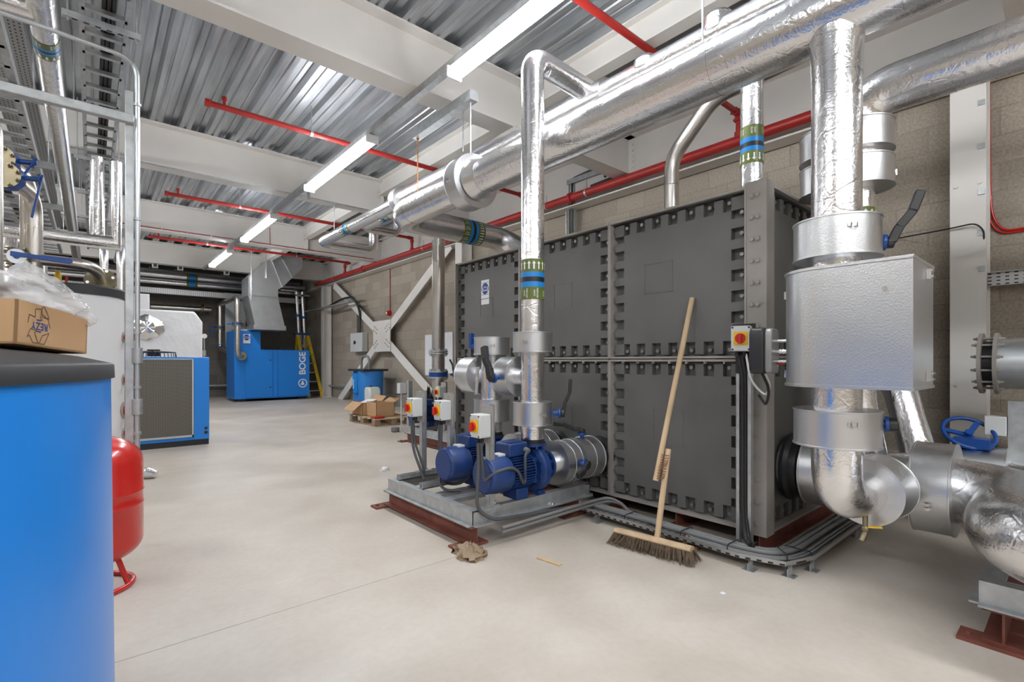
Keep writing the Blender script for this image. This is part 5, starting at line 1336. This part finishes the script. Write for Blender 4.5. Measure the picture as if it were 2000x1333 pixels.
# oil separator, jerrycan, boxes, pallet
p = at(735, 795, Z=0.0); dx_, dy_ = 5.0, 11.05
t = thing('oil_separator', 'blue plastic oil separator tub with dark lid and looped hose by the cross brace', 'tub', (dx_, dy_, 0))
zt_ = at(735, 724, X=dx_).z
b = MB(); b.lathe((dx_ + .02, dy_ - 0.05, 0), (0, 0, 1), [(0, 0.26), (0.3, 0.28), (zt_ - .02, 0.3)], 32); b.build('tub', M['blue_tub'], t)
b = MB(); b.box(dx_ - 0.18, dx_ + .16, dy_ + .1, dy_ + 0.5, 0.0, zt_ - .02); b.box(dx_ - 0.22, dx_ - .18, dy_ + .14, dy_ + 0.46, zt_ * .62, zt_ - .08); b.build('filter_housing', M['blue_tub'], t, bevel=.03)
b = MB(); b.box(dx_ - 0.3, dx_ + .33, dy_ - .36, dy_ + .54, zt_ - .02, zt_ + .03); b.build('lid', M['black'], t, bevel=.02)
b = MB(); b.tube([(dx_ - .05, dy_ + .3, zt_), (dx_ - .05, dy_ + .32, zt_ + .32), (dx_ - .05, dy_ - .12, zt_ + .34), (dx_ - .05, dy_ - .12, zt_)], 0.03, .2, 10); b.build('hose', M['cable'], t)
b = MB(); b.box(dx_ - 0.25, dx_ - .2, dy_ + .12, dy_ + .36, .34, .8); pn = b.build('control_panel', M['band_blue'], t, bevel=.01)
b = MB(); put_text(b, 'BOGE', lambda a, c: V((dx_ - .2505, dy_ + .31 - a, .55 + c)), 0.085, 0, .02, PI / 2); b.build('lettering', M['mark_white'], pn, smooth=False)
p = at(749, 797, Z=0.0); jx, jy = 4.72, 10.25
t = thing('jerrycan', 'white plastic jerrycan on the floor in front of the blue tub', 'jerrycan', (jx, jy, 0)); zt_ = at(749, 757, X=jx).z
b = MB(); b.prism([(-.15, 0), (.15, 0), (.15, zt_ * .8), (.09, zt_ * .97), (-.11, zt_ * .97), (-.15, zt_ * .86)], lambda a, c, h: V((h, jy - a, c)), jx - .13, jx + .13); b.build('body', M['jerry'], t, bevel=.03)
b = MB(); b.cyl((jx, jy + .08, zt_ * .96), (jx, jy + .08, zt_ * 1.02), 0.035, 16); b.build('cap', M['black'], t)
# pallet with open boxes
px_, py_ = 3.92, 8.2
t = thing('pallet', 'small wooden pallet on the floor beyond the pump skid, carrying open cardboard boxes', 'pallet', (px_, py_, 0))
for k in range(3):
    for j in range(3): MB().box(px_ - .3 + .3 * j - .05, px_ - .3 + .3 * j + .05, py_ - .48 + .46 * k - .06, py_ - .48 + .46 * k + .06, 0.02, 0.11).build('block', M['wood_dark'], t)
for j in range(3): MB().box(px_ - .3 + .3 * j - .05, px_ - .3 + .3 * j + .05, py_ - .56, py_ + .52, 0, 0.02).build('runner', M['wood_dark'], t)
for k in range(6): MB().box(px_ - .36, px_ + .36, py_ - .56 + .2 * k, py_ - .56 + .2 * k + .1, 0.11, 0.13).build('deck_board', M['wood'], t)
def open_box(name, label, x0, x1, y0, y1, z0, z1, flaps):
    t = thing(name, label, 'box', ((x0 + x1) / 2, (y0 + y1) / 2, z0)); w = 0.006
    b = MB(); b.box(x0, x1, y0, y1, z0, z0 + w); b.box(x0, x0 + w, y0, y1, z0, z1); b.box(x1 - w, x1, y0, y1, z0, z1); b.box(x0, x1, y0, y0 + w, z0, z1); b.box(x0, x1, y1 - w, y1, z0, z1); b.build('carton', M['card'], t)
    for a, c, d in flaps:
        b = MB(); a, c, d = V(a), V(c), V(d); n = (c - a).cross(d).normalized() * .004
        b.add([a, c, c + d, a + d, a + n, c + n, c + d + n, a + d + n], [(0, 1, 2, 3), (4, 7, 6, 5), (0, 4, 5, 1), (1, 5, 6, 2), (2, 6, 7, 3), (3, 7, 4, 0)]); b.build('flap', M['card'], t)
    return t
za, zb_ = 0.13, 0.36
open_box('cardboard_box', 'open cardboard box with a flap folded down on the left end of the pallet', px_ - .3, px_ + .05, py_ + .06, py_ + .5, za, zb_, [((px_ - .3, py_ + .06, zb_), (px_ - .3, py_ + .5, zb_), (-.16, .02, -.14)), ((px_ + .05, py_ + .06, zb_), (px_ + .05, py_ + .5, zb_), (.1, 0, .1))])
open_box('cardboard_box', 'open cardboard box in the middle of the pallet', px_ - .24, px_ + .1, py_ - .36, py_ + .03, za, zb_ + .02, [((px_ + .1, py_ - .36, zb_ + .02), (px_ + .1, py_ + .03, zb_ + .02), (.1, 0, .06))])
b = MB(); b.box(px_ - .36, px_ - .18, py_ - .55, py_ - .4, .13, .165); tag(b.build('red_case', M['red_pipe'], bevel=.008), 'flat red case on the near end of the pallet', 'case')
b = MB(); b.bar((px_ - .2, py_ + .22, zb_ - .02), (px_ + .02, py_ + .36, zb_ + .03), .2, .003); tag(b.build('paper_sheet', M['paper']), 'white paper sheet sticking out of the left open box', 'paper')
q = at(772, 844, Z=0.0); b = MB()
for k in range(3): b.lathe((q.x, q.y, .012 + .02 * k), (0, 0, 1), [(0, .065), (.018, .065)], 20, cap=True)
tag(b.build('cable_coil', M['cable']), 'small coil of grey strapping on the floor in front of the pallet', 'coil')

# paper notices on the wall, behind the steel riser
for k, (a0, a1, t0, t1, lb) in enumerate(((830, 848, 655, 734, 'white paper drawing taped on the block wall left of the steel riser'), (866, 884, 650, 730, 'white paper drawing taped on the block wall right of the steel riser'))):
    p0, p1 = at(a0, t0, X=5.585), at(a1, t1, X=5.585)
    tag(MB().box(5.586, 5.592, min(p0.y, p1.y), max(p0.y, p1.y), p1.z, p0.z).build('paper_drawing', M['paper']), lb, 'paper')

# second skid beyond the tank
sk2 = skid(3.25, 4.2, 4.62, 5.98, SZB, SZT, 'second galvanised skid on red beams, half hidden beyond the tank')
RX2, RY2 = 3.62, 5.78
dup(pump, (RX2, RY2, SZT), 'blue pump on the second skid, seen behind the isolator boxes')
t = thing('steel_riser', 'plain stainless riser with tapered foot and blue butterfly valve beyond the tank', 'pipe', (RX2, RY2, .55))
d_ = RX2 * sn + RY2 * cs; zz = lambda py: CAM_Z + (706 - py) / 959 * d_
b = MB(); b.lathe((RX2, RY2, .55), (0, 0, 1), [(0, .05), (.04, .052), (zz(757) - .55, .088), (3.3 - .55, .088)], 32); b.build('pipe', M['stainless'], t)
b = MB(); flange_pair(b, (RX2, RY2, zz(732)), (0, 0, 1), .135, .018, .06, 8, .013); b.build('valve_flange', M['galv'], t)
b = MB(); b.cyl((RX2, RY2, zz(732) - .028), (RX2, RY2, zz(732) + .028), .13, 32); b.build('valve_body', M['blue_valve'], t)
b = MB(); flange_pair(b, (RX2, RY2, zz(689)), (0, 0, 1), .135, .016, .012, 8, .013); b.build('flange', M['galv'], t)
lever(t, (RX2 + .13, RY2 - .1, zz(732)), (RX2 + .17, RY2 - .13, zz(732)), (RX2 + .1, RY2 - .05, zz(703)), .03)
dup(s1, (3.42, 5.3, SZT), 'isolator with red handle on the second skid beyond the tank', rotz=0)
p = at(800, 760, Y=6.2)
b = MB(); b.box(p.x - .03, p.x + .03, 6.17, 6.23, 0.0, at(800, 744, Y=6.2).z); tag(b.build('strut_post', M['galv']), 'bare galvanised strut post behind the back corner isolator', 'post')
p = at(787, 759, Y=6.9); b = MB(); b.box(p.x - .05, p.x + .05, 6.9, 7.0, p.z - .08, p.z + .08); b.cyl((p.x, 6.95, 0), (p.x, 6.95, p.z - .07), .012, 10); tag(b.build('junction_box', M['box_grey']), 'small white box beside the bare strut post near the pallet', 'box')
t = thing('handrail_pipe', 'thin black pipe bent down at its end behind the boxes on the pallet', 'pipe', (4.2, 8, .6)); p0, p1 = at(742, 774, Y=9.1), at(795, 769, Y=7.0)
b = MB(); b.tube([(p0.x, 9.1, 0.0), p0, p1], .014, .05, 10); b.build('pipe', M['black'], t)
p = at(835, 780, X=3.9); crumple((p.x, p.y, 0), .1, .16, .6, 12, 'tool_bag', 'dark tool bag standing behind the pump of the second skid', 'bag', 'black', .3)
# ------------------------------------------------------------------ left foreground
BX, BY, BR = -0.7115, 1.459, 0.75
t = thing('buffer_tank', 'very large smooth blue cylinder with soft charcoal lid in the left foreground', 'tank', (BX, BY, 0))
b = MB(); b.lathe((BX, BY, 0), (0, 0, 1), [(0, BR + .006), (1.056, BR - .004)], 96); b.build('shell', M['blue'], t)
b = MB(); b.lathe((BX, BY, 0), (0, 0, 1), [(1.0535, BR - .012), (1.0535, BR + .003), (1.082, BR + .002), (1.0865, BR - .003), (1.0885, BR - .012), (1.101, .69), (1.118, .58), (1.132, .35), (1.137, .02)], 96); b.build('lid', M['charcoal'], t, sharp=60)
# carton on the lid
Lc, Rc = V((-0.1055, 1.2756, 1.1225)), V((-0.009, 1.489, 1.107))
ex = (Rc - Lc).normalized(); ey = V((-.911, .412, 0)).normalized(); ez = ex.cross(ey).normalized(); LW, LH, LD = 0.236, 0.083, 0.2
def cb(a, c, h): return Lc + ex * a + ez * c + ey * h
t = thing('cardboard_box', 'brown cardboard box with upside down recycling print lying on the charcoal lid', 'box', Lc)
b = MB(); w = .004
for f_ in (([(0, 0), (LW, 0), (LW, w), (0, w)], 0, LD), ([(0, 0), (LW, 0), (LW, LH), (0, LH)], 0, w), ([(0, 0), (LW, 0), (LW, LH), (0, LH)], LD - w, LD), ([(0, 0), (w, 0), (w, LH), (0, LH)], 0, LD), ([(LW - w, 0), (LW, 0), (LW, LH), (LW - w, LH)], 0, LD)):
    b.prism(f_[0], cb, f_[1], f_[2])
cbx = b.build('carton', M['card'], t)
b = MB(); ox, oy = 0.066, 0.041
def cp(a, c): return cb(ox - a * 1.35, oy - c * 1.32, -0.0006)          # printed upside down
put_text(b, 'REZY', cp, 0.0155, 1, 0.01, 0, (0, 0), 1.05)
# the taller Z between two rules
for c in (-.0085, .0085): b.add([cp(-.003, c - .0008), cp(.008, c - .0008), cp(.008, c + .0008), cp(-.003, c + .0008)], [(0, 1, 2, 3)], 1)
def ink(pts, wd=0.0007):
    for p, q in zip(pts[:-1], pts[1:]):
        d = V((q[0] - p[0], q[1] - p[1])).normalized(); n_ = (-d.y * wd, d.x * wd)
        b.add([cp(p[0] + n_[0], p[1] + n_[1]), cp(q[0] + n_[0], q[1] + n_[1]), cp(q[0] - n_[0], q[1] - n_[1]), cp(p[0] - n_[0], p[1] - n_[1])], [(0, 1, 2, 3)], 0)
ink([(-.022, .008), (-.012, .026), (.0, .026), (-.006, .014), (-.022, .008)]); ink([(.002, .026), (.014, .026), (.022, .016), (.027, .019), (.02, .006), (.006, .008), (.011, .011), (.002, .026)])
ink([(-.024, .0), (-.019, -.012), (-.006, -.018)]); ink([(.026, -.002), (.024, -.014), (.011, -.012), (.011, -.024), (-.003, -.026), (-.001, -.012), (-.006, -.009)]); ink([(-.021, -.014), (-.016, -.022), (-.009, -.03), (-.003, -.028), (-.005, -.014), (-.021, -.014)])
b.build('print', [M['mark_ink'], M['mark_blue']], cbx, smooth=False)
pf = at(78, 590, Y=1.46)
rnd = random.Random(11); b = MB(); seg, rings = 36, 12; vs, fs = [], []
cx_, cy_, cz_ = -0.10, 1.43, Lc.z + LH - 0.02
for i in range(rings + 1):
    th = PI / 2 * i / rings
    for k in range(seg):
        a = 2 * PI * k / seg; wv = 1 + .10 * math.sin(5 * a + 1.1 * i) + .06 * math.sin(9 * a - i * 1.3) + rnd.uniform(-.02, .02)
        vs.append((cx_ + ex.x * math.cos(a) * math.cos(th) * .125 * wv + ey.x * math.sin(a) * math.cos(th) * .095 * wv, cy_ + ex.y * math.cos(a) * math.cos(th) * .125 * wv + ey.y * math.sin(a) * math.cos(th) * .095 * wv, cz_ + math.sin(th) * .08 * (1 + .14 * math.sin(3 * a + i) + .08 * math.sin(7 * a + 2 * i)) - 0.02 * math.cos(a)))
for i in range(rings):
    for k in range(seg): fs.append((i * seg + k, i * seg + (k + 1) % seg, (i + 1) * seg + (k + 1) % seg, (i + 1) * seg + k))
b.add(vs, fs); tag(b.build('plastic_bag', M['film'], sharp=180), 'crumpled clear plastic bag bulging out of the cardboard box on the charcoal lid', 'bag')

# red expansion vessel
VX, VY = 0.0, 3.08
t = thing('expansion_vessel', 'glossy red expansion vessel on a ring stand behind the blue cylinder', 'vessel', (VX, VY, 0))
pr = [(0.115, .02)] + [(0.115 + .11 * (1 - math.cos(PI / 2 * k / 8)), .2 * math.sin(PI / 2 * k / 8)) for k in range(1, 9)] + [(.395, .2), (.4, .203), (.405, .2), (.455, .2), (.46, .203), (.465, .2)] + [(.6 + .135 * math.sin(PI / 2 * k / 8), .2 * math.cos(PI / 2 * k / 8) + (0.002 if k == 8 else 0)) for k in range(0, 9)]
b = MB(); b.lathe((VX, VY, 0), (0, 0, 1), pr, 56); b.build('vessel', M['red'], t, sharp=60)
ring = [(VX + .16 * math.cos(2 * PI * k / 32), VY + .16 * math.sin(2 * PI * k / 32), .012) for k in range(33)]
b = MB(); b.tube(ring, .012, 0, 10); b.build('ring_foot', M['red'], t)
for k in range(3):
    a = -0.5 + 2 * PI * k / 3; b = MB(); b.tube([(VX + .1 * math.cos(a), VY + .1 * math.sin(a), .17), (VX + .155 * math.cos(a), VY + .155 * math.sin(a), .012)], .012, 0, 10); b.build('leg', M['red'], t)

# white hot water cylinder
WX, WY, WR = -0.143, 5.198, 0.352
t = thing('hot_water_cylinder', 'tall white jacketed cylinder with dark lid and red side ports behind the steel post', 'cylinder', (WX, WY, 0))
b = MB(); b.lathe((WX, WY, 0), (0, 0, 1), [(0, WR), (1.6, WR)], 64); b.build('jacket', M['white'], t)
b = MB(); b.lathe((WX, WY, 0), (0, 0, 1), [(1.595, WR - .01), (1.595, WR + .012), (1.655, WR + .012), (1.668, WR), (1.675, .1)], 64); b.build('lid', M['charcoal'], t)
for z, r in ((1.285, .022), (.94, .022), (.69, .034), (.5, .022)):
    a = math.radians(-14); d = V((math.cos(a), math.sin(a), 0)); p = V((WX, WY, z)) + d * WR
    b = MB(); b.cyl(p - d * .004, p + d * .006, r * 2.0, 22); rs = b.build('port_rosette', M['flange'], t)
    b = MB(); b.cyl(p + d * .006, p + d * .05, r, 18); b.cyl(p + d * .05, p + d * .075, r * 1.15, 8); b.build('port', M['red_pipe'], t)

# strut post and conduit
SXp, SYp = 0.171, 3.67
b = MB(); b.box(SXp - .0205, SXp + .0205, SYp - .0205, SYp + .0205, 0, 2.68); tag(b.build('strut_post', M['galv'], bevel=.003), 'tall galvanised strut post rising from the floor beside the white cylinder', 'post')
t = thing('conduit', 'thin galvanised conduit running up beside the tall post and bending left at the top', 'conduit', (.207, 3.645, 0))
b = MB(); b.tube([(.207, 3.645, .55), (.207, 3.645, 2.87), (-.75, 3.62, 2.90)], .0125, .11, 12, n=10); b.build('tube', M['galv_duct'], t)
for py in (695, 795): z = CAM_Z + (706 - py) / 959 * 2.9; b = MB(); b.cyl((.207, 3.645, z - .045), (.207, 3.645, z + .045), .026, 16); b.build('junction_box', M['galv'], t)
for py in (205, 428, 650, 757, 847):
    z = CAM_Z + (706 - py) / 959 * 2.9; b = MB(); b.cyl((.207, 3.645, z - .008), (.207, 3.645, z + .008), .019, 14); b.bar((.207, 3.645, z), (.185, 3.66, z), .014, .014); b.build('saddle_clip', M['galv'], t)
b = MB(); b.bar((.19, 3.63, 2.505), (-1.6, 3.63, 2.505), .041, .05); tag(b.build('support_strut', M['galv'], bevel=.004), 'long horizontal strut reaching left from the top of the tall post', 'strut')

# cable ladders and their trapezes
def ladder(x0, x1, z, y0, y1, label, pitch=.3, mid=None):
    t = thing('cable_ladder', label, 'ladder rack', ((x0 + x1) / 2, (y0 + y1) / 2, z))
    for x in (x0, x1): MB().box(x - .015, x + .015, y0, y1, z - .03, z + .05).build('side_rail', M['galv'], t)
    y = y0 + .1
    while y < y1: MB().box(x0, x1, y - .02, y + .02, z - .03, z + .0).build('rung', M['galv'], t); y += pitch
    if mid:
        b = MB()
        for k in range(3): b.cyl((mid + .026 * (k - 1), y0, z + .014), (mid + .026 * (k - 1), y1, z + .014), .013, 8)
        b.build('cable_bundle', M['black'], t)
ladder(-.05, .19, 3.45, 1.2, 13.5, 'narrow cable ladder with black cables running away overhead beside the tall post', .3, .09)
ladder(-1.08, -.44, 3.22, 1.6, 13.0, 'wide double rail cable ladder running away overhead at the left edge', .3, -.8)
b = MB(); b.box(-.47, -.455, 1.6, 13, 3.19, 3.245); tag(b.build('rail_channel', M['galv']), 'slim extra channel running beside the right rail of the wide cable ladder', 'channel')
t = thing('perforated_tray', 'perforated cable tray above the wide cable ladder at the left edge', 'tray', (-.7, 7, 3.5)); MB().box(-.66, -.38, 1.6, 12, 3.5, 3.505).build('tray_base', M['perf_xy'], t, smooth=False); MB().box(-.385, -.38, 1.6, 12, 3.505, 3.56).build('tray_lip', M['perf_yz'], t, smooth=False)
for k, y in enumerate((2.9, 4.4, 5.93, 7.4, 8.9, 10.4)):
    t = thing('trapeze_bracket', '%s slotted strut crosspiece from the camera under the narrow cable ladder' % ('first', 'second', 'third', 'fourth', 'fifth', 'sixth')[k], 'bracket', (.06, y, 3.4), 'trapeze brackets under the narrow cable ladder')
    MB().box(-.15, .27, y - .02, y + .02, 3.38, 3.422).build('strut', M['galv'], t, bevel=.003)
    for x in (-.12, .245): MB().cyl((x, y, 3.36), (x, y, ZD), .005, 8).build('rod', M['galv'], t)
    b = MB()
    for j in range(6): b.box(-.1 + .06 * j, -.07 + .06 * j, y - .008, y + .008, 3.3785, 3.3805)
    b.build('slots', M['black'], t)
for k, y in enumerate((3.5, 5.3, 7.06, 8.9, 10.7)):
    t = thing('ladder_arm', '%s galvanised arm from the camera under the wide cable ladder and foil pipe' % ('first', 'second', 'third', 'fourth', 'fifth')[k], 'bracket', (-.7, y, 3.1), 'arms under the wide cable ladder')
    MB().box(-1.6, -.15, y - .03, y + .03, 3.1, 3.17).build('arm', M['galv'], t, bevel=.003)
    for x in (-.34,): MB().cyl((x, y, 3.1), (x, y, ZD), .005, 8).build('rod', M['galv'], t)
# foil pipe overhead with band and side branch
PXl, PZl = -.205, 3.0
t = thing('overhead_pipe', 'foil pipe with blue band running away overhead at upper left, with a side branch', 'pipe', (PXl, 5, PZl))
b = MB(); b.tube([(PXl, .5, PZl), (PXl, 13, PZl)], .062, 0, 24); b.tube([(PXl, 3.72, PZl), (-1.6, 3.72, PZl)], .055, 0, 20); b.build('pipe', M['foil'], t)
label_band(t, (PXl, 4.05, PZl), (0, 1, 0), .062, .2)
# pair of vertical foil drops with legs to the left
for (x, y, z0, z1, xe, ze, lb) in ((.04, 5.76, 2.17, 2.9, -.52, 1.2, 'left foil pipe of the square-cornered pair hanging beside the tall post'), (.17, 5.58, 2.13, 2.83, -1.6, None, 'right foil pipe of the square-cornered pair hanging beside the tall post')):
    t = thing('drop_pipe', lb, 'pipe', (x, y, z0)); b = MB(); pts = [(x, y + .16, z1 + .03), (x, y, z1), (x, y, z0), (xe, y, z0)]
    if ze: pts.append((xe, y, ze))
    b.tube(pts, .05, 0, 22); b.build('pipe', M['foil'], t)
for x, y, lb in ((.10, 6.6, 'thin foil pipe dropping behind the white cylinder lid, left of two'), (.235, 6.6, 'thin foil pipe dropping behind the white cylinder lid, right of two')):
    b = MB(); b.tube([(x + .05, 9.5, 2.6), (x, y, 2.3), (x, y, .8)], .035, .2, 16); tag(b.build('drop_pipe', M['foil']), lb, 'pipe')

# stainless valve group over the white cylinder
YV, ZV = 5.0, 1.83
t = thing('valve_pipe', 'stainless elbow pipe with long blue lever and brass flange above the white cylinder', 'pipe', (-.2, YV, ZV))
b = MB(); b.tube([(-.62, YV, 2.3), (-.6, YV, ZV + .02), (.02, YV, ZV), (.06, YV + .22, ZV - .09)], .042, .14, 24, n=10); b.build('pipe', M['stainless'], t)
b = MB(); b.cyl((.055, YV + .2, ZV - .08), (.06, YV + .225, ZV - .09), .105, 36)
for k in range(8): a = 2 * PI * k / 8 + .3; b.bolt((.055 + .084 * math.cos(a), YV + .2, ZV - .08 + .084 * math.sin(a)), (0, -1, 0), .012, .012, 1)
b.build('end_flange', [M['brass'], M['chrome']], t)
b = MB(); flange_pair(b, (-.4, YV, ZV), (1, 0, 0), .082, .014, .05, 6, .011); b.build('flange', M['brass'], t)
b = MB(); b.cyl((-.424, YV, ZV), (-.376, YV, ZV), .07, 28); b.cyl((-.4, YV, ZV), (-.4, YV - .12, ZV), .018, 12); b.build('valve_body', M['blue_valve'], t)
b = MB(); b.cyl((-.4, YV - .1, ZV), (-.4, YV - .108, ZV), .052, 28); b.build('quadrant_plate', M['galv_duct'], t)
b = MB(); b.prism([(-.43, .022), (-.43, -.012), (-.34, -.014), (-.12, -.03), (-.105, -.02), (-.105, .002), (-.12, .01), (-.3, .012)], lambda a, c, h: V((a, h, ZV + .01 + c)), YV - .122, YV - .11); b.build('lever', M['blue_valve'], t, bevel=.003)
for i, (px, py, lb, ll) in enumerate(((14, 345, 'brass flanged valve with blue lever at the left edge, the lower one', (62, 425)), (4, 312, 'brass flanged valve with blue lever at the left edge, the upper one', (44, 345)))):
    c = at(px, py, Y=4.6 + .1 * i); t = thing('butterfly_valve', lb, 'valve', c)
    b = MB(); flange_pair(b, c, (.25, 1, 0), .082, .016, .05, 8, .014); b.build('flange', M['brass'], t)
    b = MB(); b.cyl(c - V((.01, .03, 0)), c + V((.01, .03, 0)), .085, 28); b.cyl(c, c + V((.17, -.03, .01)), .017, 12); b.cyl(c + V((.15, -.03, .01)), c + V((.158, -.03, .01)), .04, 18); b.build('valve_body', M['blue_valve'], t)
    e = at(ll[0], ll[1], Y=c.y - .03); s = c + V((.17, -.03, .01)); b = MB(); b.bar(s + V((0, 0, .03)), e, .012, .03, (0, 1, 0)); b.build('lever', M['blue_valve'], t, bevel=.003)
    b = MB(); b.tube([c - V((.25, 1, 0)) * .05, c - V((.25, 1, 0)) * .35, c - V((.25, 1, 0)) * .35 + V((-.6, 0, 0))] if False else [c + V((.02, .06, 0)), c + V((.1, .4, 0)), c + V((.1, .4, -.9))], .05, .2, 20); b.build('pipe', M['stainless'], t)
for px, py, r, lb in ((-7, 430, .05, 'vertical stainless pipe cut by the left edge of the photo'), (68, 500, .032, 'short vertical stainless pipe behind the long blue lever, left one'), (84, 505, .03, 'short vertical stainless pipe behind the long blue lever, right one')):
    c = at(px, py, Y=5.9 if px > 10 else 4.3); z = 2.6 if px < 10 else 2.05
    b = MB(); b.tube([(c.x, c.y, 1.3), (c.x, c.y, z), (c.x - .4, c.y + .3, z + .3)], r if px > 10 else .03, .15, 18); tag(b.build('stainless_pipe', M['stainless']), lb, 'pipe')
c = at(113, 545, Y=5.15); b = MB(); b.cyl((c.x, c.y, 1.65), (c.x, c.y, c.z + .03), .022, 16); b.cyl((c.x, c.y, c.z + .03), (c.x, c.y, c.z + .06), .016, 14); tag(b.build('air_vent', M['yellow']), 'small amber air vent cap on the dark lid of the white cylinder', 'cap')
c = at(130, 548, Y=5.15); b = MB(); b.cyl((c.x, c.y, 1.65), (c.x, c.y, c.z + .03), .008, 10); tag(b.build('thermometer_stem', M['handle_red']), 'thin red stem beside the amber air vent cap', 'stem')
# foil end on the floor behind the red vessel
q = at(297, 935, Z=0.0); b = MB(); rnd = random.Random(8)
b.tube([(q.x - .16, q.y + .12, .05), (q.x - .03, q.y + .02, .05), (q.x + .03, q.y - .02, .035)], [.045, .05, .03], 0, 14)
tag(b.build('foil_offcut', M['foil'], sharp=20), 'crushed offcut of silver foil lagging on the floor beyond the red vessel', 'litter')
